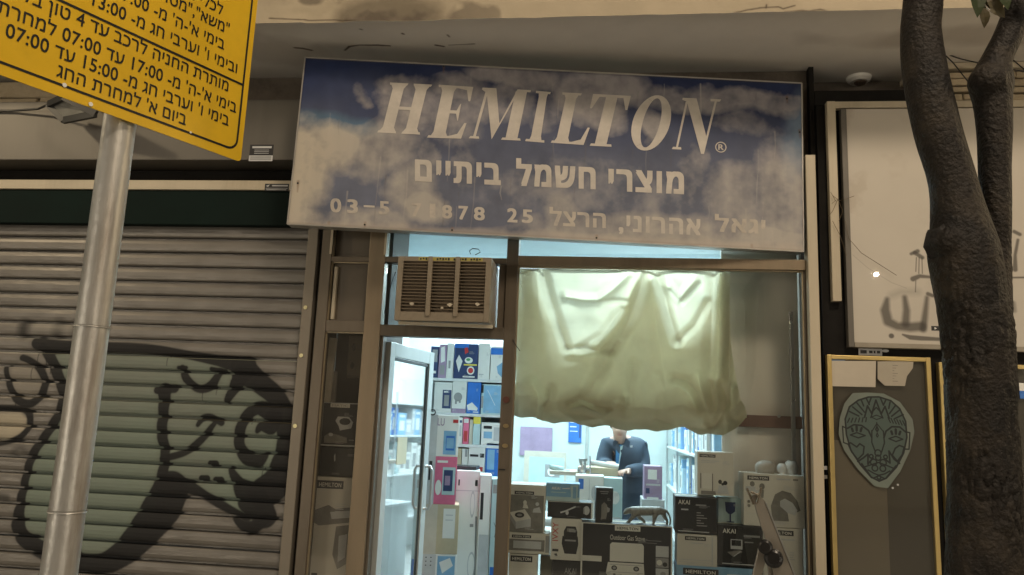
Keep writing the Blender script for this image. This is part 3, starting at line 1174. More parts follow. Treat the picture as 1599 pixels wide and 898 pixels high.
GL = {
    'H': stem(.10, .36, 0, .44) + stem(.64, .90, .56, 1) + [[(.36, .47), (.64, .47), (.64, .53), (.36, .53)]],
    'E': stem(.14, .48, 0, .60) + [[(.58, 0), (.93, 0), (1.0, .30), (.94, .30), (.80, .09), (.58, S)], [(.58, 1), (1, 1), (.99, .72), (.94, .72), (.84, .93), (.58, 1 - S)],
                                   [(.48, .47), (.66, .47), (.66, .53), (.48, .53)], [(.66, .47), (.73, .34), (.75, .34), (.75, .66), (.73, .66), (.66, .53)]],
    'M': [serif(0, .20, 0, True), [(.075, S), (.125, S), (.15, .9), (.10, .97)], [(.02, 1), (.30, 1), (.52, .32), (.44, 0), (.13, .9), (.02, .96)],
          [(.44, 0), (.52, .32), (.73, 1), (.73, .86)], [(.70, S), (.93, S), (.93, 1 - S), (.70, 1 - S)], [(.73, 1), (1, 1), (1, 1 - S), (.71, 1 - S)], serif(.62, 1, 0, True)],
    'I': stem(.26, .78, 0, 1),
    'L': stem(.14, .46, 0, .60) + [[(.58, 0), (.93, 0), (1.02, .34), (.96, .34), (.82, .10), (.58, S)]],
    'T': [[(.36, S), (.66, S), (.66, .95), (.36, .95)], serif(.24, .80, 0, True), [(0, 1), (1, 1), (.99, .72), (.94, .72), (.82, .95), (.19, .95), (.06, .72), (.01, .72)]],
    'O': ring(.5, .5, .5, .53, .23, .47),
    'N': [serif(0, .26, 0, True), [(.10, S), (.155, S), (.155, .93), (.10, .93)], [(0, 1), (.36, 1), (.90, .20), (.90, -.06), (.82, -.06), (.13, .93), (0, .96)], serif(.72, 1, 1, False),
          [(.845, .12), (.90, .20), (.90, 1 - S), (.845, 1 - S)]],
}
for ch_, q in (('H', ((589, 207), (656, 210.5), (675, 132.5), (609, 129))), ('E', ((667, 215), (724, 217), (739, 136), (685, 132.5))),
               ('M', ((732, 216), (813, 220), (829, 141), (752, 137))), ('I', ((820, 220.5), (850, 223), (860, 144), (837, 142))),
               ('L', ((860, 223), (915, 227), (929, 147), (878, 144.5))), ('T', ((906, 227), (967, 230), (985, 150), (926, 147))),
               ('O', ((977, 231), (1036, 235), (1056, 153), (998, 150))), ('N', ((1049, 233), (1106, 236), (1126, 155.5), (1066, 153)))):
    lm = MB()
    A, B, C_, D = [Vector((*sg(*p), 0)) for p in q]
    for i, pl in enumerate(GL[ch_]):
        lm.poly([SF.pt(*((A * (1 - x) + B * x) * (1 - y) + (D * (1 - x) + C_ * x) * y).xy, 0.002 + 0.0002 * (i % 12)) for x, y in pl])
    lm.build('letter', M_LET, parent=sign)
lm = MB()
fr = SF
cx, cy = sg(1125.5, 230)
for i, pl in enumerate(ring(0, 0, 1, 1, .82, .82, 24)):
    lm.poly([SF.pt(cx + x * 0.0112, cy + y * 0.0112 * SW / SH, 0.002) for x, y in pl])
v, f = text2d('R', 0.02)
lm.add([SF.pt(cx - 0.005 + 0.0105 * x / v.max(0)[0], cy + (0.5 - y / v.max(0)[1]) * 0.0115 * SW / SH, 0.002 + .0001 * k_) for x, y, k_ in v], f)
lm.build('trademark_symbol', M_LET, parent=sign)


def heb(s_):
    """visual order for a right-to-left line (numbers keep their order)"""
    out = []
    for wd_ in s_.split(' ')[::-1]:
        out.append(wd_ if any(c.isdigit() for c in wd_) else wd_[::-1])
    return ' '.join(out)


def sign_text(body, x0, x1, yt0, yb0, slope, material, off=0.03, name='lettering'):
    """body between photo x0..x1, cap top yt0 and base yb0 at x0"""
    v, f = text2d(body, off)
    mx = v.max(0)
    A, B = Vector((*sg(x0, yb0), 0)), Vector((*sg(x1, yb0 + slope * (x1 - x0)), 0))
    D, C_ = Vector((*sg(x0, yt0), 0)), Vector((*sg(x1, yt0 + slope * (x1 - x0)), 0))
    lm = MB()
    lm.add([SF.pt(*((A * (1 - x / mx[0]) + B * x / mx[0]) * (1 - y / mx[1]) + (D * (1 - x / mx[0]) + C_ * x / mx[0]) * y / mx[1]).xy, 0.002 + .0001 * k_) for x, y, k_ in v], f)
    lm.build(name, material, parent=sign)


sl_ = 20 / 420
for wd_, x0, x1, yt, yb in (('ביתיים', 648, 782, 249, 283), ('חשמל', 806, 930, 247, 290), ('מוצרי', 950, 1068, 263, 298)):
    sign_text(heb(wd_), x0, x1, yt, yb, sl_, M_LET, 0.045)
for wd_, x0, x1, yt, yb, mm in (('0', 516, 533, 309.5, 331.5, M_LET2), ('3', 542, 559, 311, 333, M_LET2), ('-', 568, 585, 320.5, 323.5, M_LET), ('5', 592, 608, 314, 335, M_LET2),
                                ('7', 643, 658, 317, 338, M_LET2), ('1', 671, 680, 318, 340, M_LET2), ('8', 690, 706, 320, 341, M_LET2), ('7', 716, 731, 321.5, 343, M_LET), ('8', 740, 757, 323, 344, M_LET),
                                ('2', 792, 808, 325, 347, M_LET), ('5', 815, 832, 327, 348, M_LET), (heb('הרצל'), 858, 946, 323, 352, M_LET2), (heb('אהרוני,'), 966, 1094, 336, 366, M_LET), (heb('יגאל'), 1116, 1195, 334, 362, M_LET2)):
    sign_text(wd_, x0, x1, yt, yb, 0.05, mm, 0.03)
for u, v_ in ((0.004, 0.76), (0.15, 0.98), (0.32, 0.985), (0.6, 0.985), (0.995, 0.3), (0.28, 0.01), (0.97, 0.1)):
    MB().disc(SF.pt(u if u > .01 else .012, v_), 0.006, Nn, 0.003, 8).build('screw', M_BLK, parent=sign)
# ================================================================== SHOP FRONT (aluminium frame)
sf = empty('storefront', (-0.3, 0, 0))
tag(sf, 'bronze framed glass shop front, brightly lit inside, under the blue sign', 'shop front')


def post(x0, x1, z0, z1, y0=0.0, y1=0.09, m=M_BRONZE, name='frame_post', bevel=0.003):
    return MB().box(x0, x1, y0, y1, z0, z1).build(name, m, parent=sf, bevel=bevel)


post(-1.872, -1.803, 0, 3.018)
post(-1.545, -1.436, 0, 3.018, m=M_BRONZE2)
post(-1.440, -1.415, 0, 2.127, 0.02, 0.10, m=M_BRONZE)      # door frame edge
post(-0.632, -0.556, 0, 3.018)
post(1.208, 1.222, 0, 2.60, 0.012, 0.085)
post(1.224, 1.283, 0, 3.33, -0.045, 0.05, m=M_CREAM, name='edge_trim')
for x0, x1, z0, z1 in ((-1.803, -1.545, 2.612, 2.645), (-1.803, -1.545, 2.146, 2.220), (-1.436, -0.632, 2.127, 2.200), (-1.436, -0.632, 2.612, 2.650), (-1.803, -1.545, 0.0, 0.28)):
    MB().box(x0, x1, 0.003, 0.087, z0, z1).build('crossbar', M_BRONZE, parent=sf, bevel=0.003)
MB().box(-0.556, 1.222, -0.002, 0.087, 2.603, 2.668).build('crossbar', M_BRONZE2, parent=sf, bevel=0.003)
MB().box(-0.556, 1.208, 0.003, 0.087, 0.0, 0.45).build('stall_riser', M_BRONZE, parent=sf, bevel=0.003)
# inner beads round the panes
M_BEAD = mat('frame_bead', (0.34, 0.28, 0.19), 0.4, metal=0.4)
for x0, x1, z0, z1 in ((-0.556, 1.208, 0.45, 2.603), (-1.803, -1.545, 0.28, 2.146), (-1.803, -1.545, 2.220, 2.612), (-1.803, -1.545, 2.645, 3.018)):
    t = 0.008
    be = MB()
    be.box(x0, x0 + t, 0.02, 0.04, z0, z1)
    be.box(x1 - t, x1, 0.02, 0.04, z0, z1)
    be.box(x0 + t, x1 - t, 0.02, 0.04, z1 - t, z1)
    be.build('bead', M_BEAD, parent=sf)
# short bright stops up in the left bay, blank panels
MB().box(-1.815, -1.800, -0.008, 0.0, 2.66, 2.83).build('trim_stop', M_CREAM, parent=sf)
MB().box(-1.445, -1.430, -0.008, 0.0, 2.66, 2.83).build('trim_stop', M_CREAM, parent=sf)
M_PAN = mat('brown_blank_panel', (0.105, 0.085, 0.062), 0.45, var=0.12, scale=2, dirt=0.2)
MB().box(-1.795, -1.545, 0.055, 0.07, 2.645, 3.018).build('blank_panel', M_PAN, parent=sf)
MB().box(-1.795, -1.545, 0.055, 0.07, 2.220, 2.612).build('blank_panel', M_PAN, parent=sf)
MB().box(-1.785, -1.765, 0.03, 0.054, 2.23, 2.58).build('bead', M_CREAM, parent=sf)
# panes
G_WIN = glass('window_glass', (0.95, 0.97, 0.96), 0.05, 0.01, 0.008)
G_DIM = glass('dusty_glass', (0.93, 0.92, 0.89), 0.06, 0.03, 0.03)
G_DOOR = glass('door_glass', (0.88, 0.95, 0.95), 0.10, 0.03, 0.10)
MB().box(-0.548, 1.200, 0.030, 0.036, 0.45, 2.595).build('window_pane', G_WIN, parent=sf)
MB().box(-1.797, -1.551, 0.030, 0.036, 0.28, 2.14).build('window_pane', G_DIM, parent=sf)
MB().box(-0.554, 1.206, 0.050, 0.056, 2.670, 3.018).build('transom_pane', G_WIN, parent=sf)
MB().box(-1.434, -0.634, 0.050, 0.056, 2.652, 3.018).build('transom_pane', G_WIN, parent=sf)
MB().box(-1.434, -1.30, 0.050, 0.056, 2.202, 2.610).build('transom_pane', G_WIN, parent=sf)
# locks and screws on the door post
M_PULL = mat('brass_lock', (0.40, 0.31, 0.17), 0.35, metal=0.7)
for px, py in ((788, 665), (787, 696)):
    c = P(px, py, 0)
    MB().disc((-0.592, 0, c.z), 0.018, (0, -1, 0), 0.010, 14, ry=0.013).build('lock_cylinder', M_PULL, parent=sf)
c = P(787, 624, 0)
MB().disc((-0.597, 0, c.z), 0.020, (0, -1, 0), 0.012, 14).build('lock_cylinder', mat('rusty_knob', (0.09, 0.03, 0.02), 0.5), parent=sf)
c = P(780, 733, 0)
MB().box(-0.625, -0.585, -0.008, 0.0, c.z - 0.004, c.z + 0.004).build('bolt', M_BLK, parent=sf)
# thin wire hanging across the sliver pane and the post
for pts in ([(618, 425), (612, 440), (604, 470), (600, 490)], [(800, 530), (806, 540), (812, 548)]):
    MB().tube([P(*p, -0.006) for p in pts], 0.0022, 6).build('loose_wire', M_BLK, parent=sf)

# drawn pipe between shutter and shop
cp = MB().tube([(-1.888, 0.05, 0), (-1.886, 0.05, 1.2), (-1.889, 0.05, 2.84)], 0.009, 10)
tag(cp.build('conduit_pipe', M_GREYM, at=(-1.888, 0.05, 0), smooth=True), 'thin vertical pipe in the gap between graffiti shutter and shop frame', 'pipe')

# ------------------------------------------------ air conditioner
M_AC = mat('aged_cream_casing', (0.24, 0.20, 0.145), 0.55, var=0.2, scale=6, dirt=0.7, dcol=(0.13, 0.10, 0.065), dscale=6)
M_ACD = mat('aged_brown_grille', (0.155, 0.12, 0.08), 0.6, var=0.2, dirt=0.4)
ya = -0.26
a0, a1 = P(622, 400, ya), P(768, 400, ya)
c0 = P(620, 500, ya)
ac = empty('air_conditioner', ((a0.x + a1.x) / 2, ya, c0.z))
tag(ac, 'old window air conditioner with three louvred bays above the open door', 'air conditioner')
x0, x1, z1_, z0_ = a0.x, a1.x, a0.z, c0.z
ca = MB()
ca.box(x0, x1, ya + 0.03, 0.35, z0_, z1_)
ca.build('casing', M_AC, parent=ac, bevel=0.006)
fm = MB()
fm.box(x0, x0 + 0.035, ya, ya + 0.029, z0_, z1_)
fm.box(x1 - 0.035, x1, ya, ya + 0.029, z0_, z1_)
fm.box(x0 + 0.035, x1 - 0.035, ya, ya + 0.029, z1_ - 0.03, z1_)
fm.box(x0 + 0.035, x1 - 0.035, ya, ya + 0.029, z0_, z0_ + 0.055)
fm.build('front_frame', M_AC, parent=ac, bevel=0.003)
MB().box(x0 + 0.035, x1 - 0.035, ya + 0.024, ya + 0.029, z0_ + 0.055, z1_ - 0.03).build('coil_screen', mat('dusty_coil', (0.17, 0.13, 0.09), 0.8, var=0.3, scale=20), parent=ac)
inner = (x1 - x0 - 0.07)
for k in (1, 2):
    xc = x0 + 0.035 + inner * k / 3
    MB().box(xc - 0.014, xc + 0.014, ya - 0.012, ya + 0.015, z0_ + 0.03, z1_).build('divider', M_AC, parent=ac, bevel=0.003)
lv0 = None
for k in range(3):
    xa = x0 + 0.035 + inner * k / 3 + (0.015 if k else 0.002)
    xb = x0 + 0.035 + inner * (k + 1) / 3 - (0.015 if k < 2 else 0.002)
    for j in range(15):
        z = z0_ + 0.07 + j * (z1_ - z0_ - 0.115) / 14.2
        if lv0 is None:
            lv0 = MB().add([(-(xb - xa) / 2, -0.009, 0.000), ((xb - xa) / 2, -0.009, 0), ((xb - xa) / 2, 0.012, 0.011), (-(xb - xa) / 2, 0.012, 0.011),
                            (-(xb - xa) / 2, -0.009, 0.003), ((xb - xa) / 2, -0.009, 0.003), ((xb - xa) / 2, 0.012, 0.014), (-(xb - xa) / 2, 0.012, 0.014)],
                           [(0, 1, 5, 4), (1, 2, 6, 5), (2, 3, 7, 6), (3, 0, 4, 7), (4, 5, 6, 7), (3, 2, 1, 0)]).build('louvre', M_ACD, parent=ac, at=(0, 0, 0))
            o = lv0
        else:
            o = lv0.copy()
            COL.objects.link(o)
        o.parent = ac
        o.location = Vector(((xa + xb) / 2, ya + 0.008, z + RNG.uniform(-.001, .001))) - ac.location
        o.rotation_euler = (0, RNG.uniform(-.006, .006), 0)
# paint flakes and the yellow strip with dark marks
for px, py, r in ((643, 474, .012), (702, 476, .014), (745, 475, .014), (690, 481, .008)):
    c = P(px, py, ya - 0.002)
    fl_ = MB()
    n_ = 9
    fl_.poly([c + Vector((math.cos(t * 2 * math.pi / n_) * r * RNG.uniform(.7, 1.8), 0, math.sin(t * 2 * math.pi / n_) * r * RNG.uniform(.4, 1))) for t in range(n_)])
    fl_.build('paint_flake', mat('pale_flake', (0.5, 0.44, 0.34), 0.7), parent=ac)
ys = MB()
mats_ = [mat('yellow_tape', (0.42, 0.36, 0.10), 0.5), C_BLACK]
frs = Fr((x0 + 0.13, ya, z1_ - 0.003), (1, 0, 0), (0, 0, -1), (0, -1, 0), 0.40, 0.022)
it = [('r', 0, 0, 1, 1, mats_[0])]
for k in range(22):
    xk = 0.02 + k * 0.044
    if k % 6 != 5:
        it.append(('r', xk, 0.2 + 0.1 * (k % 3 == 0), xk + 0.028, 0.85 - 0.15 * (k % 2), C_BLACK))
prn(ys, frs, it, lambda m: mats_.index(m))
ys.build('warning_strip', mats_, parent=ac)
MB().bar((x0 + 0.02, ya + 0.04, z0_ - 0.012), (x1 + 0.02, ya + 0.04, z0_ - 0.020), 0.02, 0.02).build('support_bar', M_CREAM, parent=ac)
w1_ = [P(*p, ya) for p in ((735, 397), (733, 392), (738, 388), (747, 389), (750, 394), (742, 398))]
MB().tube(w1_, 0.003, 6).build('loose_wire', M_BLK, parent=ac)
MB().box(x1 + 0.01, -0.632, 0.02, 0.06, 2.20, 2.61).build('blank_panel', M_PAN, parent=sf)

# ================================================================== SHOP INTERIOR
RX0, RX1, RY0, RY1, RZ = -1.90, 1.90, 0.12, 5.2, 3.05
room = empty('shop_room', (0, 2.5, 0))
tag(room, 'pale blue-white walls, ceiling and floor of the lit shop interior', 'room')
rm = MB()
rm.box(RX0 - 0.1, RX0, 0.42, RY1, 0, RZ)
rm.box(RX1, RX1 + 0.1, 0.56, RY1, 0, RZ)
rm.box(RX0 - 0.1, RX1 + 0.1, RY1, RY1 + 0.1, 0, RZ)
rm.build('wall', M_INT, parent=room)
MB().box(RX0 - 0.1, RX1 + 0.1, 0.43, RY1 + 0.1, RZ + 0.003, RZ + 0.1).build('ceiling', mat('shop_ceiling', (0.62, 0.74, 0.80), 0.8, var=0.05), parent=room)
MB().box(RX0 + 0.005, RX1 - 0.005, 0.1, RY1, 0.002, 0.012).build('floor', mat('shop_floor_tile', (0.42, 0.42, 0.40), 0.5), parent=room)
E_TUBE = emit('fluorescent_tube_glow', (0.80, 0.95, 1.0), 9)
M_FIX = mat('fixture_white', (0.8, 0.8, 0.8), 0.4)
for k, (x, y, e) in enumerate(((-0.9, 2.2, 36), (-0.95, 3.7, 30), (0.5, 3.7, 30), (0.3, 0.62, 16), (0.5, 2.2, 30))):
    ft = empty('ceiling_light', (x, y, RZ - 0.06))
    tag(ft, 'fluorescent batten on the shop ceiling, %s' % ('above the doorway', 'far left over the shelves', 'far right at the back', 'right behind the hanging cloth', 'over the counter between the others')[k], 'ceiling light')
    MB().box(x - 0.62, x + 0.62, y - 0.05, y + 0.05, RZ - 0.03, RZ - 0.001).build('fixture', M_FIX, parent=ft)
    MB().tube([(x - 0.58, y, RZ - 0.055), (x + 0.58, y, RZ - 0.055)], 0.014, 10).build('tube', E_TUBE, parent=ft)
    ld = bpy.data.lights.new('tube_light', 'AREA')
    ld.shape = 'RECTANGLE'
    ld.size = 1.15
    ld.size_y = 0.06
    ld.energy = e * 1.85
    ld.color = (0.70, 0.92, 1.0)
    lo = bpy.data.objects.new('tube_light', ld)
    COL.objects.link(lo)
    lo.parent = ft
    lo.location = (0, 0, -0.02)

# ------------------------------------------------ open glass door
dth = math.radians(81)
hx, hy = -1.405, 0.11
door = empty('glass_door', (hx, hy, 0))
tag(door, 'white framed glass door standing open inward with steel pull handle', 'door')
du = Vector((math.cos(dth), math.sin(dth), 0))
dn = Vector((math.sin(dth), -math.cos(dth), 0))
DWd, DHt = 0.78, 2.10
M_DF = mat('pale_door_frame', (0.50, 0.53, 0.52), 0.4, metal=0.2, var=0.06)


def dbx(a0_, a1_, z0, z1, n0, n1, name, m, bevel=0.003):
    b = MB()
    vs = []
    for z in (z0, z1):
        for a_, n_ in ((a0_, n0), (a1_, n0), (a1_, n1), (a0_, n1)):
            vs.append(Vector((hx, hy, 0)) + du * a_ + dn * n_ + Vector((0, 0, z)))
    b.add(vs, [(0, 1, 5, 4), (1, 2, 6, 5), (2, 3, 7, 6), (3, 0, 4, 7), (4, 5, 6, 7), (3, 2, 1, 0)])
    return b.build(name, m, parent=door, bevel=bevel)


dbx(0, 0.075, 0.02, DHt, -0.02, 0.02, 'stile', M_DF)
dbx(DWd - 0.085, DWd, 0.02, DHt, -0.02, 0.02, 'stile', M_DF)
dbx(0.076, DWd - 0.086, DHt - 0.09, DHt - 0.001, -0.019, 0.019, 'rail', M_DF)
dbx(0.076, DWd - 0.086, 0.02, 0.20, -0.019, 0.019, 'rail', M_DF)
dbx(0.076, DWd - 0.086, 0.20, DHt - 0.09, -0.003, 0.003, 'pane', G_DOOR, 0)
dbx(DWd - 0.10, DWd - 0.087, 0.2, DHt - 0.09, -0.01, 0.01, 'gasket', mat('rubber_gasket', (0.05, 0.06, 0.06), 0.6))
dbx(0.09, DWd - 0.1, DHt - 0.115, DHt - 0.095, -0.01, 0.012, 'gasket', MATS['rubber_gasket'])
dbx(0.24, 0.40, 1.30, 1.48, 0.004, 0.005, 'paper_note', mat('cream_paper', (0.62, 0.60, 0.45), 0.8, var=0.04), 0)
M_STEEL = mat('brushed_steel', (0.55, 0.56, 0.56), 0.3, metal=0.85, var=0.06)


def dp(a_, z, n_):
    return Vector((hx, hy, 0)) + du * a_ + dn * n_ + Vector((0, 0, z))


zt_, zb_ = 1.27, 0.97
for sgn_, side_ in ((1, 'out'), (-1, 'in')):
    q = [dp(DWd - 0.045, zt_, 0.02 * sgn_), dp(DWd - 0.045, zt_, 0.055 * sgn_), dp(DWd - 0.045, zt_ - 0.03, 0.07 * sgn_), dp(DWd - 0.045, zb_ + 0.03, 0.07 * sgn_),
         dp(DWd - 0.045, zb_, 0.055 * sgn_), dp(DWd - 0.045, zb_, 0.02 * sgn_)]
    MB().tube(q, 0.011, 10).build('handle', M_STEEL, parent=door, smooth=True)
zk = 1.66
kr = MB()
cK = dp(DWd + 0.004, zk, 0.03)
ringp = [cK + dn * 0.022 * math.cos(t * math.pi / 8) + Vector((0, 0, 0.022 * math.sin(t * math.pi / 8))) + du * 0.0 for t in range(17)]
ringp = [Vector((cK.x + 0.02 * math.cos(t * math.pi / 8), cK.y, cK.z + 0.02 * math.sin(t * math.pi / 8))) for t in range(17)]
kr.tube(ringp, 0.005, 6)
kr.tube([dp(DWd, zk, 0.0), Vector((cK.x - 0.02, cK.y, cK.z))], 0.006, 6)
kr.build('door_ring', M_BLK, parent=door, smooth=True)
dbx(DWd - 0.001, DWd + 0.001, 1.50, 1.54, -0.006, 0.006, 'key_slot', M_BLK, 0)

# ------------------------------------------------ boxes in the doorway
W_, B_, G_, LG, LB, BL = C_WHITE, C_BLACK, C_GREY, C_LGREY, C_LBLUE, C_BLUE
shelf = empty('wall_shelving', (-1.3, 2.35, 0))
tag(shelf, 'white shelving behind the open door, filled with boxed appliances', 'shelving')
M_SHF = mat('white_shelf_board', (0.70, 0.72, 0.72), 0.5, var=0.04)
ysh = 2.0
shz = []
for py in (592, 646, 694, 742):
    c = P(735, py, ysh)
    shz.append(c.z)
    MB().box(-1.88, -0.86, ysh - 0.02, ysh + 0.42, c.z - 0.025, c.z).build('shelf', M_SHF, parent=shelf, bevel=0.002)
MB().box(-1.88, -0.86, ysh + 0.42, ysh + 0.44, 0, 2.5).build('back_panel', M_SHF, parent=shelf)
for x in (-1.885, -0.86):
    MB().box(x, x + 0.02, ysh - 0.01, ysh + 0.42, 0, 2.5).build('side_panel', M_SHF, parent=shelf)
c = P(735, 532, ysh)
GD = 'boxes on the shelves behind the open door'
sy = ysh - 0.015
carton('narrow dark box with pale lettering, top shelf, nearest the door edge', (672, 541, 684, 592), sy, 0.25, C_NAVY, [('r', .1, .78, .8, .86, W_), ('r', .2, .1, .9, .5, G_)], group=GD, z0=shz[0])
carton('narrow grey and mauve box on the top shelf beside the dark one', (685, 538, 697, 592), sy, 0.25, C_PURP, [('p', [(.2, .1), (.7, .05), (.8, .5), (.3, .55)], W_), ('r', .2, .62, .8, .9, G_)], group=GD, z0=shz[0])
carton('plain white box between mauve and grill boxes on the top shelf', (697.5, 536, 708, 592), sy, 0.25, W_, [('r', .3, .5, .6, .72, G_)], group=GD, z0=shz[0])
carton('dark blue box with pictures of plates, red garnish and an orange stripe', (709, 537, 746, 592), sy, 0.28, C_NAVY,
       [('r', 0, 0, .6, .12, BL), ('p', [(.08, .5), (.2, .32), (.36, .5), (.22, .82)], W_), ('e', .62, .47, .17, .09, W_), ('r', .42, .58, .98, .62, C_YEL), ('e', .72, .76, .16, .12, W_), ('e', .72, .76, .11, .08, C_RED),
        ('p', [(.42, .12), (.55, .1), (.6, .24), (.45, .3)], C_RED), ('r', .4, .92, .9, .96, W_), ('e', .6, .45, .09, .04, C_GREEN)], group=GD, z0=shz[0])
carton('tall white box right of the dark blue plate box', (747, 536, 765, 592), sy, 0.28, W_, [('r', .1, .85, .5, .88, LG)], group=GD, z0=shz[0])
carton('white box with blue top band at the right end of the top shelf', (766, 541, 786, 592), sy, 0.28, W_, [('r', 0, .05, 1, .25, BL), ('p', [(.5, .6), (1, .45), (1, .95), (.6, .8)], LB)], group=GD, z0=shz[0])
carton('white box with slate picture of an appliance, second shelf by the door', (678, 597, 705, 646), sy, 0.28, W_, [('r', .48, .25, .98, .86, C_NAVY), ('r', .58, .42, .86, .78, G_), ('r', .55, .29, .8, .34, W_)], group=GD, z0=shz[1])
carton('white box with a grey rounded appliance picture, second shelf', (706, 595, 728, 646), sy, 0.28, W_, [('e', .42, .5, .3, .14, G_), ('r', .22, .52, .36, .72, G_), ('r', .5, .52, .62, .68, G_), ('r', 0, .86, 1, 1, C_PURP)], group=GD, z0=shz[1])
carton('bright blue box with a white iron, middle of the second shelf', (729, 597, 750, 646), sy, 0.28, BL, [('p', [(.02, .74), (.4, .64), (.85, .82), (.8, .9), (.1, .88)], W_), ('r', .5, .93, .9, .96, W_)], group=GD, z0=shz[1])
carton('white and sky blue box at the right of the second shelf', (751.5, 600, 783, 646), sy, 0.28, C_TEAL, [('r', .12, .05, .95, .95, LB), ('r', 0, 0.02, .1, .3, B_), ('r', 0, .4, .1, .8, G_), ('l', [(.3, .2), (.7, .7)], .004, W_)], group=GD, z0=shz[1])
for lab, q, c_, it in (('slim black box standing upright on the third shelf', (709, 650, 715, 694), B_, []),
                       ('slim pale box with navy title on the third shelf', (716, 652, 722, 694), W_, [('r', .2, .1, .8, .2, C_NAVY), ('r', .3, .3, .7, .7, LG)]),
                       ('slim red box next to the cream one on the third shelf', (723, 652, 732, 694), C_PINK, [('r', .1, .05, .9, .2, W_), ('r', .2, .5, .8, .9, C_RED)]),
                       ('slim cream box next to the red one on the third shelf', (732.6, 655, 738, 694), C_BEIGE, []),
                       ('yellow topped box on the third shelf', (738.6, 648, 750, 694), C_TEAL, [('r', 0, 0, 1, .3, C_YEL)]),
                       ('white box with two black title bars at the right of the third shelf', (751.5, 660, 784, 694), W_, [('r', .1, .15, .5, .28, B_), ('r', .12, .4, .52, .7, LB), ('r', .6, .2, .95, .8, LG)])):
    carton(lab, q, sy, 0.25, c_, it, group=GD, z0=shz[2])
for lab, q, c_, it in (('brown small box on the lowest visible shelf', (711, 700, 720, 742), C_TAN, []),
                       ('white box with dark lid print on the lowest visible shelf', (721, 701, 730, 742), W_, [('r', .5, 0, .9, .3, G_)]),
                       ('white box marked with two dark bars on the lowest visible shelf', (731, 697, 757, 742), W_, [('r', .1, .28, .6, .36, B_), ('r', .7, .24, .95, .38, B_), ('r', .1, .7, .9, .85, C_RED)]),
                       ('blue box at the right of the lowest visible shelf', (758, 692, 786, 742), BL, [('r', .1, .2, .5, .8, LB)])):
    carton(lab, q, sy, 0.25, c_, it, group=GD, z0=shz[3])
# upright stack by the door: floor up
GS = 'stacked boxes just inside the open door'
yk = 1.25
CY = 12
zs = P(690, 930, yk).z


def stackbox(label, px, z0, z1, dpt, col, prints, yaw=CY, Y=yk, group=GS, side=None):
    l, r = px
    cx = (l + r) / 2
    A, B = P(l, 800, Y), P(r, 800, Y)
    wd = (B.x - A.x) / math.cos(math.radians(yaw))
    h = z1 - z0
    bx = MB().box(-wd / 2, wd / 2, 0, dpt, 0, h)
    if side is not None:
        bx.m[1] = 1
        bx.m[3] = 1
    o = bx.build('appliance_box', [col, side or col], bevel=0.004)
    o.location = ((A.x + B.x) / 2, Y, z0)
    o.rotation_euler = (0, 0, math.radians(yaw))
    WLOC[o.name] = Vector((0, 0, 0))
    tag(o, label, 'box', group)
    if prints:
        mats = []

        def mi(m):
            if m not in mats:
                mats.append(m)
            return mats.index(m)
        pm = MB()
        prn(pm, Fr((-wd / 2, 0, h), (1, 0, 0), (0, 0, -1), (0, -1, 0), wd, h), prints, mi)
        pm.build('printed_front', mats, parent=o)
    return o


zz = [P(690, y, yk).z for y in (955, 866, 788, 713, 648, 596)]
stackbox('white box with blue and grey panel picture under the cream box', (664, 716), 0.015, zz[1], 0.34, W_, [('r', 0, 0, .4, 1, LG), ('r', .45, .02, .95, .3, LB), ('p', [(.5, .1), (.8, .04), (.9, .14), (.6, .24)], W_)] + [('e', .12 + .14 * (k % 2), .04 + .05 * (k // 2), .02, .008, B_) for k in range(6)])
stackbox('cream cardboard box with a white paper taped on, under the pink box', (660, 716), zz[1] + 0.001, zz[2], 0.34, C_TAN, [('r', 0, 0, .42, 1, C_BEIGE), ('r', .58, .08, .9, .68, W_), ('r', .64, .2, .84, .22, LG), ('r', .64, .3, .84, .32, LG)])
stackbox('pink microwave oven box with lilac appliance picture', (662, 709), zz[2] + 0.001, zz[3], 0.32, C_PINK, [('r', 0, 0, .30, 1, C_LGREY), ('r', .55, .22, .96, .80, C_TEAL), ('r', .59, .28, .88, .72, C_NAVY), ('r', .63, .4, .8, .6, C_PURP), ('e', .43, .65, .1, .16, W_), ('r', .36, .08, .7, .13, W_),
                                                                                                      ('r', .1, .1, .2, .5, B_)])
stackbox('white box with blue screened oven picture on top of the pink box', (662, 709), zz[3] + 0.001, zz[4], 0.32, W_, [('r', 0, 0, .3, 1, LG), ('r', .52, .38, .93, .95, LB), ('r', .6, .5, .88, .85, BL), ('r', .62, .55, .86, .8, C_LBLUE), ('r', .8, .1, .97, .18, C_RED), ('t', 'LU', .3, .08, .52, .26, C_PURP)])
GT = 'tall boxes standing in the doorway'
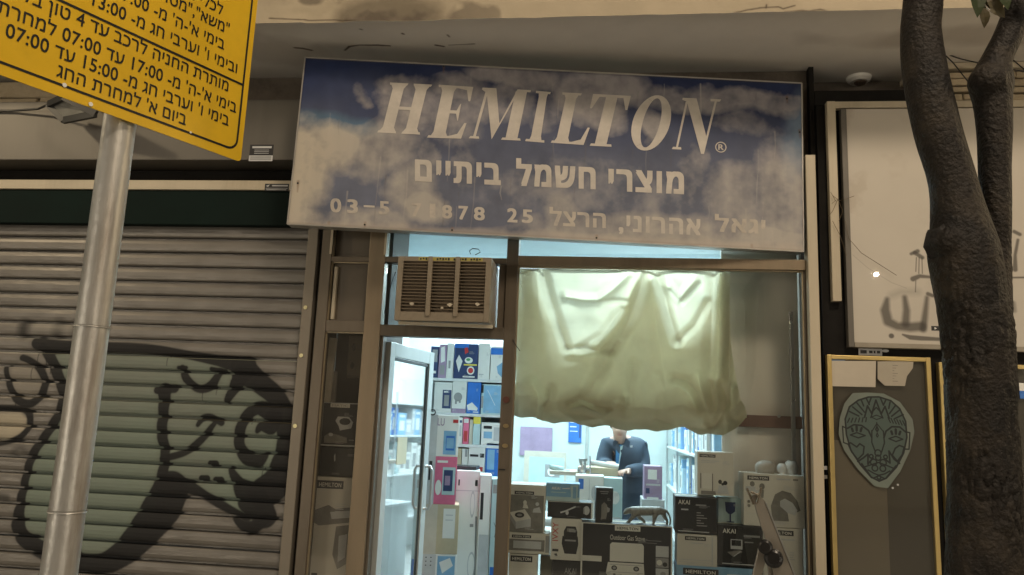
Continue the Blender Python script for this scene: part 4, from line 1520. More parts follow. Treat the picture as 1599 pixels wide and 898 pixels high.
for lab, q, dpt, yaw, c_, it in (
        ('tall white fan box with oval badge, tallest standing box in the doorway', ((711, 747), 735), 0.30, 10, W_,
         [('r', 0, .13, 1, .135, LG), ('e', .78, .62, .16, .09, LG), ('e', .78, .62, .13, .075, W_), ('p', [(.86, .30), (.95, .3), (.98, .8), (.85, .8), (.92, .6)], G_), ('e', .72, .22, .1, .09, LG), ('e', .72, .22, .08, .07, W_), ('r', .08, .06, .14, .1, B_), ('r', .8, .06, .9, .1, B_), ('r', .65, .35, .8, .37, G_)]),
        ('tall white box with grey upright appliance, behind the fan box', ((748, 766), 742), 0.3, 10, W_, [('r', .1, .12, .35, .3, B_), ('r', .1, .4, .9, .75, LG), ('r', .1, .78, .9, 1, LB)]),
        ('tall pale blue box at the right edge of the doorway', ((767, 784), 748), 0.3, 10, C_TEAL, [('r', .1, .04, .8, .1, G_), ('l', [(.3, .3), (.5, .34), (.4, .4)], .003, B_), ('r', .1, .6, .9, .98, BL)])):
    (l, r), t = q
    stackbox(lab, (l, r), 0.015, P((l + r) / 2, t, 1.55).z, dpt, c_, it, yaw, 1.55, GT)
bh = MB().box(-0.10, 0.10, 0, 0.2, 0, 0.03)
o = bh.build('appliance_box', [C_BLACK], bevel=0.004)
q_ = P(722, 735, 1.55)
o.location = (q_.x, 1.62, P(729, 735, 1.55).z + 0.001)
tag(o, 'flat black and white tray box on top of the tall fan box', 'box', GT)

# ------------------------------------------------ back of the shop
bp = Fr(P(815, 667, 5.19), (1, 0, 0), (0, 0, -1), (0, -1, 0), 1, 1)


def panel(name, label, cat, px, Y, col, prints=(), th=0.02, group=None, bevel=0.002):
    l, t, r, b = px
    cx, cy = (l + r) / 2, (t + b) / 2
    xa, xb, zt, zb = P(l, cy, Y).x, P(r, cy, Y).x, P(cx, t, Y).z, P(cx, b, Y).z
    o = MB().box(xa, xb, Y, Y + th, zb, zt).build(name, col, at=((xa + xb) / 2, Y, zb), bevel=bevel)
    tag(o, label, cat, group)
    if prints:
        mats = []

        def mi(m):
            if m not in mats:
                mats.append(m)
            return mats.index(m)
        pm = MB()
        prn(pm, Fr((xa, Y, zt), (1, 0, 0), (0, 0, -1), (0, -1, 0), xb - xa, zt - zb), prints, mi)
        pm.build('printed_front', mats, parent=o)
    return o


panel('poster', 'large blank mauve sheet hanging on the back wall of the shop', 'poster', (812, 667, 862, 712), 5.17, C_PURP)
panel('poster', 'small bright blue notice pinned on the back wall left of the man', 'notice', (888, 655, 908, 691), 5.17, BL, [('r', .1, .1, .7, .14, W_), ('r', .1, .3, .6, .34, W_), ('r', .1, .5, .7, .53, W_), ('r', .82, .1, .94, .8, C_NAVY)])
panel('notice_board', 'beige framed board with a pale sheet leaning on the back wall', 'board', (818, 705, 884, 762), 4.9, C_BEIGE, [('r', .12, .16, .95, 1, C_TEAL), ('r', .5, .35, .85, .7, G_), ('e', .66, .55, .1, .12, W_)])
panel('wall_strip', 'thin vertical batten on the back wall beside the blue notice', 'batten', (914, 655, 918, 760), 5.17, mat('batten_grey', (0.4, 0.42, 0.4), 0.6))
# counter with paper roll, box and stand
ctr = empty('shop_counter', P(920, 790, 1.75))
tag(ctr, 'white shop counter in front of the man in the navy jacket', 'counter')
ct = P(930, 770, 1.5)
MB().box(P(842, 780, 1.5).x, P(973, 780, 1.5).x, 1.48, 2.02, 0.84, 0.87).build('counter_top', M_SHF, parent=ctr, bevel=0.004)
MB().box(P(848, 780, 1.5).x, P(970, 780, 1.5).x, 1.52, 2.0, 0.015, 0.839).build('counter_body', M_SHF, parent=ctr)
o = MB().box(P(842, 780, 1.1).x, P(968, 780, 1.1).x, 1.05, 1.35, 0.80, 0.83).build('display_shelf', M_SHF, at=(P(915, 780, 1.1).x, 1.2, 0.8), bevel=0.003)
tag(o, 'white glass-edged ledge behind the window boxes, before the counter', 'ledge')
cz = 0.871
b1 = carton('cream carton lying on the counter under the long white paper roll', (902, 731, 964, 766), 1.56, 0.3, C_TAN, [('r', .3, .1, .55, .16, G_)], name='counter_box', z0=cz)
ra, rb = P(922, 722, 1.60), P(966, 729, 1.60)
o = MB().tube([ra, rb], 0.022, 14).build('paper_roll', W_, at=ra, smooth=True)
tag(o, 'long white paper roll lying on the cream carton before the man', 'paper roll')
# little metal grinder on the carton end
gx_ = P(911, 760, 1.52)
mg = MB()
mg.tube([P(911, 752, 1.50), P(910, 742, 1.50), P(910, 734, 1.50), P(911, 728, 1.50), P(910, 722, 1.50), P(910, 716, 1.50)], [0.012, 0.02, 0.035, 0.02, 0.03, 0.034], 12)
mg.tube([P(902, 734, 1.50), P(921, 733, 1.50)], 0.012, 8)
o = mg.build('metal_juicer', M_STEEL, at=P(911, 752, 1.50), smooth=True)
tag(o, 'small metal hand grinder standing before the cream carton on the counter', 'grinder')
o = MB().tube([P(921.5, 712, 1.48), P(921.5, 765, 1.48)], 0.006, 8).build('metal_rod', M_STEEL, at=P(921.5, 765, 1.48))
tag(o, 'thin upright steel rod beside the metal grinder', 'rod')
carton('white box with blue square and small appliance pictures, before the counter', (898, 743, 942, 776), 1.12, 0.2, W_, [('r', .12, .06, .3, .24, BL), ('e', .7, .3, .12, .13, LG), ('l', [(.2, .8), (.5, .4), (.6, .7)], .004, LG), ('r', .5, .05, .52, .9, LG)], 0, z0=0.831)
carton('pale boxed lamp lying behind the tall black window box', (943, 747, 972, 776), 1.14, 0.2, C_TEAL, [('e', .6, .35, .25, .12, W_), ('r', .1, .7, .9, .75, LG)], z0=0.831)
cr = MB()
for a_, b_, r1, r2 in (((858, 728), (880, 734), .018, .03), ((874, 737), (890, 736), .03, .012)):
    cr.tube([P(*a_, 1.7), P(*b_, 1.7)], [r1, r2], 10)
o = cr.build('folded_cloth', C_TEAL, at=P(872, 736, 1.7), smooth=True)
tag(o, 'crumpled pale bag on the low table left of the grinder', 'bag')
panel('side_table', 'low beige table top left of the counter', 'table', (858, 736, 904, 742), 1.6, C_BEIGE, th=0.3)
carton('grey machine with mauve front standing right of the man', (1006, 728, 1034, 778), 1.35, 0.25, C_PURP, [('r', .2, .08, .7, .3, W_), ('r', .1, .4, .9, .44, LG), ('r', .15, .7, .8, .74, W_), ('r', .1, .5, .3, .62, C_NAVY)], name='boxed_machine', z0=0.99)
carton('tall pale box under the mauve machine beside the counter', (1002, 780, 1038, 900), 1.33, 0.3, C_LGREY, [], name='plinth_box', z0=0.015)

# right hand shelving running back into the shop
rs = empty('side_shelving', (0.95, 2.9, 0))
tag(rs, 'long shelving along the right side of the shop, packed with pale and blue boxes', 'shelving')
for z in (0.45, 0.95, 1.40, 1.78):
    MB().box(0.78, 1.12, 1.2, 4.9, z - 0.02, z).build('shelf', M_SHF, parent=rs, bevel=0.002)
MB().box(1.12, 1.14, 1.2, 4.9, 0, 2.4).build('back_panel', M_SHF, parent=rs)
for y in (1.2, 2.4, 3.6, 4.88):
    MB().box(0.78, 0.80, y, y + 0.02, 0, 1.9).build('upright', M_STEEL, parent=rs)
rr = np.random.RandomState(9)
cols = [W_, LB, W_, C_TEAL, BL, W_, C_LGREY, C_TEAL, LB, W_]
nm = {id(W_): 'white', id(LB): 'pale blue', id(C_TEAL): 'pale teal', id(BL): 'blue', id(C_LGREY): 'grey', id(C_NAVY): 'navy', id(C_PINK): 'pink'}
for zi, z in enumerate((0.951, 1.401)):
    y = 1.25
    while y < 4.75:
        t_ = rr.uniform(0.07, 0.2)
        hgt = rr.uniform(0.24, 0.38) if zi == 0 else rr.uniform(0.18, 0.33)
        c_ = cols[rr.randint(len(cols))]
        xo = rr.uniform(0, 0.04)
        ob = MB().box(0.81 + xo, 1.10, y, y + t_ - 0.01, z, z + hgt)
        o = ob.build('stock_box', c_, at=(0.95, y, z), bevel=0.003)
        pm = MB()
        fr = Fr((0.81 + xo, y + t_ - 0.01, z + hgt), (0, -1, 0), (0, 0, -1), (-1, 0, 0), t_ - 0.01, hgt)
        pc = LG if c_ is W_ else W_
        mats = [pc, G_]
        prn(pm, fr, [('r', .15, .1, .85, .2, pc), ('r', .2, .35, .8, .8, G_ if c_ is W_ else pc)], lambda m: mats.index(m))
        pm.build('printed_spine', mats, parent=o)
        tag(o, '%s upright box in the row on the %s right hand shelf of the shop' % (nm.get(id(c_), 'pale'), ('lower', 'upper')[zi]), 'box', 'boxes in rows on the right side shelving')
        y += t_

# ------------------------------------------------ display behind the big window
DB = 0.42
bx0, bx1 = P(1127, 600, DB).x, 1.27
M_BRD = mat('display_back_board', (0.66, 0.60, 0.53), 0.6, var=0.06, scale=2)
bb = empty('display_board', ((bx0 + bx1) / 2, DB, 0.9))
tag(bb, 'beige back board closing the right end of the window display', 'board')
MB().box(bx0, bx1, DB, DB + 0.02, 0.5, 3.0).build('board', M_BRD, parent=bb)
zb1_ = P(1200, 649, DB - 0.03).z
zb2_ = P(1200, 668, DB - 0.03).z
MB().box(bx0 + 0.10, bx1, DB - 0.05, DB - 0.002, zb2_, zb1_).build('brown_rail', mat('red_brown_rail', (0.16, 0.085, 0.065), 0.5, var=0.1), parent=bb, bevel=0.003)
xr_ = P(1237, 600, DB - 0.06).x
MB().box(xr_ - 0.012, xr_ + 0.012, DB - 0.075, DB - 0.055, 0.9, 2.4).build('chrome_upright', M_STEEL, parent=bb)
MB().box(xr_ + 0.06, bx1, DB - 0.075, DB - 0.055, 0.9, 3.0).build('dark_upright', M_GREYM, parent=bb)
for px in (1216, 1237):
    c = P(px, 650, DB - 0.08)
    MB().disc(c, 0.010, (0, -1, 0), 0.01, 10).build('peg', M_STEEL, parent=bb)
ds = MB().box(-0.54, 1.20, 0.10, 0.95, 0.40, 0.45)
tag(ds.build('display_floor', mat('display_floor_board', (0.3, 0.27, 0.22), 0.6), at=(0.3, 0.5, 0.4)), 'low display floor under the window boxes', 'display floor')
ds = MB().box(-1.79, -1.55, 0.12, 0.5, 0.25, 0.28)
tag(ds.build('display_floor', MATS['display_floor_board'], at=(-1.67, 0.3, 0.25)), 'small display floor in the narrow left window', 'display floor')
bkp = MB().box(-1.895, -1.44, 0.50, 0.52, 0.02, 3.0)
tag(bkp.build('display_partition', mat('brown_partition', (0.085, 0.075, 0.062), 0.7, var=0.1), at=(-1.67, 0.5, 0)), 'dull brown partition closing the narrow left window', 'partition')
bkp = MB().box(-1.44, -1.42, 0.115, 0.52, 0.02, 3.0)
tag(bkp.build('display_partition', MATS['brown_partition'], at=(-1.43, 0.3, 0)), 'edge-on brown partition between the narrow window and the open door', 'partition')

CW = mat('off_white_carton', (0.66, 0.63, 0.56), 0.55, var=0.05, dirt=0.15, dcol=(0.35, 0.32, 0.27))
CB = mat('black_carton', (0.018, 0.018, 0.02), 0.4, var=0.2)
PG = mat('photo_grey_print', (0.20, 0.19, 0.17), 0.5, var=0.25, scale=20)
PW = mat('print_off_white', (0.72, 0.70, 0.64), 0.5, var=0.04)
GW = 'boxes on show in the big window'


def brand(x0, y0, x1, y1, t='HEMILTON', dark=True):
    a_, b_ = (B_, PW) if dark else (PW, B_)
    return [('r', x0, y0, x1, y1, a_), ('tb', t, x0 + (x1 - x0) * .08, y0 + (y1 - y0) * .25, x1 - (x1 - x0) * .08, y1 - (y1 - y0) * .22, b_)]


def burner(x0, y0, x1, y1):
    return [('p', [(x0, y0 + .08), (x0 + (x1 - x0) * .7, y0), (x1, y0 + (y1 - y0) * .45), (x0 + (x1 - x0) * .3, y0 + (y1 - y0) * .65)], PW),
            ('p', [(x0 + (x1 - x0) * .3, y0 + (y1 - y0) * .65), (x1, y0 + (y1 - y0) * .45), (x1, y1 - (y1 - y0) * .15), (x0 + (x1 - x0) * .32, y1)], LG),
            ('p', [(x0, y0 + .08), (x0 + (x1 - x0) * .3, y0 + (y1 - y0) * .65), (x0 + (x1 - x0) * .32, y1), (x0 + (x1 - x0) * .05, y1 - (y1 - y0) * .5)], G_),
            ('e', (x0 + x1) / 2 - .02, y0 + (y1 - y0) * .3, (x1 - x0) * .22, (y1 - y0) * .14, B_),
            ('e', (x0 + x1) / 2 - .02, y0 + (y1 - y0) * .3, (x1 - x0) * .12, (y1 - y0) * .07, G_)]


FY = 0.14
carton('white and grey HEMILTON box showing a small gas cooker, far left of the window', (795, 757, 851, 831), FY, 0.22, CW,
       [('r', 0, .22, .96, 1, PG)] + brand(.14, .14, .68, .21) + burner(.02, .52, .62, .94) + [('e', .44, .38, .05, .05, PW), ('p', [(.4, .42), (.5, .42), (.54, .5), (.38, .5)], PW), ('e', .78, .4, .05, .04, LG), ('p', [(.68, .5), (.85, .46), (.9, .58), (.66, .58)], LG), ('t', 'MODEL', .6, .06, .9, .1, LG)], 3, group=GW)
carton('low HEMILTON box with grey panel, second from top at the far left', (794, 832, 858, 865), FY, 0.22, CW, brand(.08, .12, .55, .26) + [('r', .02, .32, .88, .86, PG), ('r', .9, .1, 1, .9, G_), ('r', .12, .4, .8, .75, LG)], 3, group=GW)
carton('plain pale HEMILTON box at the bottom left of the window', (793, 866, 838, 960), FY, 0.22, CW, brand(.06, .02, .82, .12), 3, group=GW)
carton('dark green-grey bag of goods at the bottom between the left boxes', (842, 868, 860, 960), FY + 0.08, 0.15, mat('olive_bag', (0.14, 0.14, 0.10), 0.5, var=0.3, scale=14), [], name='goods_bag', group=None, cat='bag')
carton('dark box with faint lettering below the white kettle box', (860, 876, 906, 960), FY + 0.01, 0.2, CB, [('t', 'AKAI', .45, .12, .85, .22, G_)], group=GW)
carton('white box with black jug-shaped appliance and red vertical letters', (860, 810, 908, 875), FY, 0.2, CW,
       [('tv', 'IVXY', .05, .1, .24, .55, C_RED), ('p', [(.42, .3), (.5, .18), (.8, .18), (.86, .3), (.86, .42), (.42, .42)], CB), ('r', .52, .23, .78, .31, PG), ('p', [(.38, .42), (.88, .42), (.9, .6), (.84, .84), (.46, .84), (.36, .6)], CB), ('r', .46, .5, .82, .54, G_),
        ('r', .06, .74, .26, .8, B_), ('p', [(.12, .86), (.2, .84), (.24, .9), (.18, .92)], B_)], 2, group=GW)
carton('long low black box with silver blender pictures', (855, 784, 925, 809), FY, 0.16, CB, [('r', .97, .0, 1, 1, PW), ('l', [(.3, .68), (.4, .58), (.62, .28)], .009, LG), ('e', .44, .68, .035, .14, LG), ('e', .87, .48, .07, .28, LG), ('r', .8, .3, .83, .7, G_), ('r', .02, 0, .98, .03, PW)], 2, group=GW)
carton('pale blue box with white AKAI lettering on top of the long black box', (853, 755, 905, 783), FY + 0.01, 0.16, C_LBLUE,
       [('r', 0, .75, 1, 1, C_TEAL), ('tb', 'AKAI', .16, .2, .42, .36, W_), ('r', .48, .26, .7, .30, W_), ('r', .14, .48, .6, .53, C_TEAL), ('p', [(.72, .1), (.95, .06), (.93, .9), (.76, .95)], C_TEAL), ('r', .80, .15, .9, .8, LB)], 2, group=GW)
carton('narrow upright black box with a grey kettle, top row centre', (930, 762, 957, 815), FY + 0.02, 0.12, CB, [('p', [(.34, .5), (.5, .42), (.66, .5), (.72, .62), (.62, .92), (.34, .92)], PG), ('r', .25, .1, .75, .12, G_), ('r', .3, .16, .7, .175, G_), ('p', [(.66, .55), (.84, .6), (.8, .7), (.68, .72)], G_)], 4, group=GW)
carton('large black Outdoor Gas Stove box in the middle of the window', (907, 819, 1050, 905), FY, 0.26, CB,
       [('r', 0, 0, 1, .018, PW), ('r', 0, 0, .018, 1, PW), ('r', .985, 0, 1, 1, PW), ('r', 0, .97, 1, 1, PW)] + brand(.37, .025, .65, .12, dark=False) +
       [('t', 'Outdoor Gas Stove', .32, .20, .70, .29, PW), ('p', [(.32, .38), (.34, .34), (.67, .34), (.69, .38), (.69, .68), (.32, .68)], PW), ('p', [(.30, .70), (.69, .70), (.70, .90), (.68, .95), (.30, .95), (.28, .90)], PW),
        ('r', .32, .735, .67, .745, G_), ('e', .37, .80, .032, .045, B_), ('e', .61, .80, .032, .045, B_), ('e', .37, .80, .018, .025, G_), ('e', .61, .80, .018, .025, G_), ('r', .31, .87, .68, .878, G_), ('r', .36, .90, .385, .96, B_), ('r', .62, .90, .645, .96, B_),
        ('r', .018, .60, .23, .70, PW), ('r', .82, .36, .96, .56, LG), ('r', .82, .575, .96, .75, G_), ('e', .86, .66, .03, .05, PW), ('e', .92, .69, .025, .04, B_), ('r', .82, .765, .96, .94, LG), ('e', .9, .86, .03, .04, G_)], 2, group=GW, name='stove_box')
carton('black box below the stove box at the foot of the window', (907, 907, 1050, 1000), FY, 0.26, CB, [], 2, group=GW)
carton('tall white HEMILTON box with round grey toy shapes, top right row', (1089, 706, 1146, 774), FY + 0.04, 0.2, CW,
       brand(.06, .06, .50, .13) + [('r', .1, .2, .6, .22, LG), ('r', .1, .24, .5, .255, LG), ('r', .08, .50, .42, .85, PW), ('r', .08, .5, .11, .85, PG), ('r', .40, .5, .43, .9, PG), ('e', .62, .68, .05, .05, B_), ('e', .76, .70, .06, .05, B_), ('e', .69, .73, .04, .03, B_), ('p', [(.58, .76), (.8, .76), (.86, .95), (.55, .95)], LG), ('r', .1, .9, .5, .98, PG)], -2, group=GW, side=C_BEIGE)
carton('black AKAI box under the tall white box, left of the goblet box', (1054, 776, 1119, 833), FY, 0.2, CB,
       [('tb', 'AKAI', .08, .1, .36, .22, PW), ('r', .15, .34, .32, .38, LG), ('r', .5, .2, .75, .24, G_), ('r', .08, .94, .82, .965, LG)] + [('r', .52, .42 + .07 * k, .52 + .1 + .22 * ((k * 37) % 3) / 3, .445 + .07 * k, G_) for k in range(6)], -2, group=GW)
carton('pale HEMILTON box between two black AKAI boxes', (1057, 835, 1120, 884), FY, 0.2, CW, brand(.2, .06, .72, .19) + [('r', .35, .26, .65, .29, LG), ('r', .05, .8, .9, .82, LG), ('r', .86, .05, .89, .95, LG), ('r', .05, .88, .8, .895, LG)], -1, group=GW)
carton('black AKAI box with toaster picture, behind the metal stand', (1122, 821, 1190, 885), FY, 0.2, CB,
       [('tb', 'AKAI', .1, .09, .40, .2, PW), ('r', .58, .22, .95, .27, G_), ('r', .28, .34, .55, .58, LG), ('r', .30, .36, .52, .5, CB), ('p', [(.2, .66), (.5, .6), (.55, .64), (.32, .76)], PG), ('l', [(.35, .76), (.5, .63)], .004, LG), ('r', .08, .93, .9, .955, LG), ('r', .6, .38, .8, .41, G_)], -2, group=GW)
carton('small pale blue box with a dark goblet, behind the AKAI boxes', (1121, 778, 1158, 819), FY + 0.12, 0.12, C_TEAL, [('p', [(.3, .15), (.75, .15), (.72, .5), (.58, .6), (.45, .6), (.33, .5)], C_NAVY), ('r', .49, .6, .55, .88, C_NAVY), ('r', .36, .88, .68, .92, C_NAVY)], 0, group=GW)
carton('large white HEMILTON box with grey hooded appliance at the right of the window', (1161, 741, 1256, 823), FY + 0.01, 0.2, CW,
       brand(.07, .04, .43, .125) + [('r', .55, .07, .78, .1, LG), ('r', .82, .07, .9, .1, PG), ('p', [(.47, .88), (.45, .6), (.52, .38), (.64, .30), (.78, .34), (.88, .48), (.93, .66), (.88, .7), (.80, .56), (.68, .46), (.6, .5), (.6, .6), (.72, .72), (.74, .88)], PG),
                                     ('p', [(.60, .5), (.68, .45), (.8, .52), (.88, .66), (.84, .76), (.72, .72), (.6, .6)], LG), ('e', .15, .2, .04, .05, PG), ('e', .31, .24, .045, .06, PG), ('r', .04, .25, .2, .34, LG), ('e', .24, .38, .06, .07, LG), ('p', [(.27, .3), (.34, .3), (.33, .46), (.28, .46)], PG),
                                     ('e', .09, .54, .025, .03, PG), ('e', .09, .62, .025, .03, PG), ('e', .33, .57, .03, .02, PG), ('r', .04, .76, .3, .765, LG)], -2, group=GW)
carton('white HEMILTON box below the large hooded appliance box', (1192, 825, 1254, 960), FY, 0.2, CW, brand(.1, .02, .78, .07) + [('r', .2, .10, .8, .115, LG), ('r', .1, .13, .5, .14, LG), ('r', .5, .3, .65, .5, PG), ('r', .53, .34, .62, .46, PW)], -2, group=GW)
carton('blue HEMILTON box at the bottom of the window under the black AKAI boxes', (1056, 886, 1189, 960), FY, 0.2, C_LBLUE, brand(.08, .04, .50, .15) + [('r', .6, .1, .9, .13, W_)], -1, group=GW)
carton('plain brown carton hidden low behind the right window boxes', (1100, 776, 1160, 960), FY + 0.26, 0.15, C_TAN, [], 0, group=GW)
# left narrow window
GL_ = 'boxes on show in the narrow left window'
carton('tall white HEMILTON box with hand steamer picture in the narrow left window', (484, 745, 548, 930), 0.14, 0.2, CW,
       brand(.08, .03, .72, .10) + [('p', [(0, .30), (.4, .24), (.55, .27), (1, .25), (1, .38), (.2, .42), (0, .38)], PG), ('p', [(.45, .30), (.95, .28), (.95, .34), (.5, .36)], LG), ('p', [(.62, .42), (.98, .40), (.98, .72), (.72, .78), (.58, .66)], PG), ('p', [(.70, .5), (.9, .48), (.88, .68), (.72, .72)], LG), ('r', .12, .82, .26, .88, B_)], 4, group=GL_)
carton('black box with camera-like kitchen tool picture in the narrow left window', (503, 629, 560, 697), 0.15, 0.12, CB,
       [('r', 0, 0, .02, 1, LG), ('r', 0, .97, 1, 1, LG), ('r', 0, 0, 1, .02, LG), ('r', .2, .02, .72, .11, PW), ('t', 'MATIC', .24, .04, .68, .09, PG), ('p', [(.36, .42), (.42, .32), (.72, .32), (.84, .44), (.8, .58), (.50, .64), (.46, .54)], LG), ('e', .62, .43, .15, .08, CB),
        ('p', [(.1, .78), (.22, .7), (.45, .74), (.7, .8), (.72, .92), (.1, .94)], PG), ('e', .27, .74, .06, .04, LG), ('r', .76, .84, .9, .86, G_)], 4, group=GL_)
carton('dark plain box filling the middle of the narrow left window', (500, 699, 560, 744), 0.16, 0.2, CB, [('p', [(.35, .3), (.38, .2), (.4, .45), (.37, .5)], LG)], 4, group=GL_)
tst = carton('pale wall switch plate with two dark knobs, narrow left window', (543, 524, 566, 590), 0.40, 0.03, C_BEIGE, [('e', .35, .28, .16, .09, CB), ('e', .35, .72, .14, .08, CB), ('r', .1, .95, .9, .97, G_)], name='knob_plate', cat='switch plate', group=None)
o = MB().bar(P(521, 528, 0.2), P(509, 628, 0.2), 0.05, 0.03, up=(0, 1, 0)).build('long_box', C_BEIGE, at=P(509, 628, 0.2), bevel=0.003)
tag(o, 'long narrow pale carton leaning upright in the narrow left window', 'box')
o = MB().bar(P(523, 580, 0.24), P(519, 628, 0.24), 0.035, 0.03, up=(0, 1, 0)).build('long_box', PG, at=P(519, 628, 0.24), bevel=0.003)
tag(o, 'short dark patterned carton beside the long narrow one', 'box')
# ------------------------------------------------ hanging cloth
def z5(x, y):
    return (790 + x * 0.334, 400 + y * 0.334)


M_CLOTH = mat('cream_sheet_cloth', (0.68, 0.63, 0.47), 0.75, var=0.06, scale=5, trans=0.6, bump=0.22, bscale=160, dirt=0.15, dcol=(0.36, 0.30, 0.18), dscale=4)
XB = [800, 806, 840, 873, 907, 950, 997, 1024, 1067, 1090, 1130, 1146, 1162]
YB = [646, 648, 657, 660, 662, 667, 672, 671, 669, 677, 682, 668, 655]


def segd(px, py, a, b):
    dx, dy = b[0] - a[0], b[1] - a[1]
    t = np.clip(((px - a[0]) * dx + (py - a[1]) * dy) / (dx * dx + dy * dy), 0, 1)
    return np.hypot(px - a[0] - t * dx, py - a[1] - t * dy)


FOLDS = [  # polyline in window coordinates, width, height (towards the street +)
    ([(655, 60), (610, 200), (560, 330), (470, 480), (385, 650)], 22, .030), ([(640, 60), (570, 200), (520, 330), (420, 430)], 20, -.020),
    ([(690, 60), (735, 180), (770, 300), (800, 400)], 16, .026), ([(670, 80), (690, 250), (720, 420), (750, 620)], 26, -.020),
    ([(1040, 60), (1040, 300), (1035, 600), (1050, 760)], 12, .030), ([(975, 60), (960, 300), (955, 520)], 20, .016), ([(1005, 60), (1000, 350), (990, 600)], 18, -.022),
    ([(170, 60), (200, 180), (285, 432)], 16, .024), ([(290, 436), (380, 434), (490, 450)], 10, .020), ([(300, 455), (400, 470), (500, 480)], 16, -.016),
    ([(280, 185), (350, 198), (430, 203), (500, 150), (570, 80)], 14, -.028), ([(290, 200), (380, 215), (560, 210)], 9, .014),
    ([(350, 432), (450, 370), (540, 250)], 14, .018), ([(440, 430), (500, 380), (530, 390)], 10, -.014),
    ([(760, 140), (810, 200), (880, 110)], 14, -.018), ([(770, 160), (820, 215), (900, 130)], 9, .012), ([(800, 400), (880, 330), (940, 220)], 14, .018),
    ([(70, 60), (90, 250), (60, 500)], 20, .014), ([(150, 60), (150, 300), (160, 560)], 24, -.012),
    ([(600, 500), (580, 620), (570, 720)], 16, .014), ([(720, 560), (740, 640), (720, 740)], 16, .012),
    ([(120, 600), (150, 650), (150, 740)], 22, -.040), ([(215, 620), (205, 680), (170, 750)], 14, .026), ([(300, 690), (345, 668), (420, 700), (500, 712), (560, 705)], 11, .026), ([(310, 710), (360, 700), (440, 735)], 14, -.034),
    ([(560, 660), (560, 740)], 12, -.026), ([(780, 572), (840, 580), (900, 640), (940, 720)], 14, .022), ([(800, 600), (860, 640), (900, 720)], 18, -.022),
    ([(905, 560), (920, 640), (950, 740)], 14, -.026), ([(1005, 600), (1030, 680), (1000, 740), (960, 800)], 12, .034), ([(1055, 620), (1050, 720), (1040, 820)], 14, -.026), ([(960, 600), (965, 700), (940, 780)], 12, .024),
    ([(240, 720), (330, 770), (450, 760), (520, 700)], 12, -.020), ([(700, 760), (800, 800), (930, 810)], 12, .018), ([(60, 620), (70, 700), (60, 760)], 14, .022),
]


def cloth(nx, ny, yfun_top, Y0, amp, name, parent, label=None, m=None):
    b = MB()
    ids = {}
    keep = {}
    for i in range(nx + 1):
        for j in range(ny + 1):
            u, v = i / nx, j / ny
            xr = 1138 + 26 * max(0, (v - 0.42) / 0.58) ** 1.1
            xl = 811 - 7 * v
            px = xl + (xr - xl) * u
            yb = float(np.interp(px, XB, YB)) + 2.5 * math.sin(px / 9.0) + 3.5 * noise.noise(Vector((px / 16, 0.3, 1)))
            yt = yfun_top(px)
            py = yt + (yb - yt) * v
            h = 0
            for pts, wd, s_ in FOLDS:
                q = [z5(*p) for p in pts]
                d = min(segd(px, py, a_, c_) for a_, c_ in zip(q[:-1], q[1:]))
                wd_ = wd * 0.334 * 2.6
                t_ = max(0, 1 - d / wd_)
                h += s_ * t_ * t_ * (1.9 - 0.9 * t_)
            a_ = math.atan2(px - 1012, max(1, py - 400))
            h += 0.010 * math.cos(a_ * 9) * min(1, (py - 420) / 80)
            bl = (py - (yb - 34)) / 34
            if bl > 0:
                h += 0.035 * math.sin(min(1, bl) * math.pi * 0.9) + 0.012 * math.sin(px / 13.0) * bl
            h += 0.006 * noise.noise(Vector((px / 30, py / 30, 2)))
            p = P(px, py, Y0)
            b_id = len(b.v)
            b.v.append(Vector((p.x, Y0 - h * amp * 1.9, p.z)))
            ids[i, j] = b_id
            keep[i, j] = (yb - yt) > 4
    for i in range(nx):
        for j in range(ny):
            b.f.append((ids[i, j], ids[i, j + 1], ids[i + 1, j + 1], ids[i + 1, j]))
            b.m.append(0)
    return b.build(name, m or M_CLOTH, parent=parent, smooth=True)


cl = empty('hanging_cloth', (P(980, 420, 0.17).x, 0.17, 2.58))
tag(cl, 'wrinkled cream sheet hanging inside the big window, lit from behind', 'cloth')
cloth(190, 130, lambda x: 421, 0.185, 1.0, 'sheet', cl)
LX = [z5(x, 0)[0] for x in (0, 140, 175, 290, 350, 480, 600, 640, 690, 760, 800, 930, 968, 990, 1200)]
LY = [z5(0, y)[1] for y in (60, 62, 180, 436, 432, 330, 130, 90, 80, 300, 402, 230, 90, 62, 60)]
cloth(110, 50, lambda x: float(np.interp(x, LX, LY)), 0.25, 0.4, 'lining', cl, m=mat('thick_sheet_cloth', (0.60, 0.54, 0.40), 0.8, var=0.05, trans=0.6))
cloth(100, 16, lambda x: 618 + 14 * math.sin(x / 31.0) + 9 * math.sin(x / 12.0), 0.27, 0.5, 'hem', cl, m=mat('grey_hem_cloth', (0.36, 0.34, 0.29), 0.8, var=0.1, trans=0.4))
MB().tube([P(808, 421, 0.2), P(1145, 424, 0.2)], 0.008, 8).build('hanging_rod', M_STEEL, parent=cl)


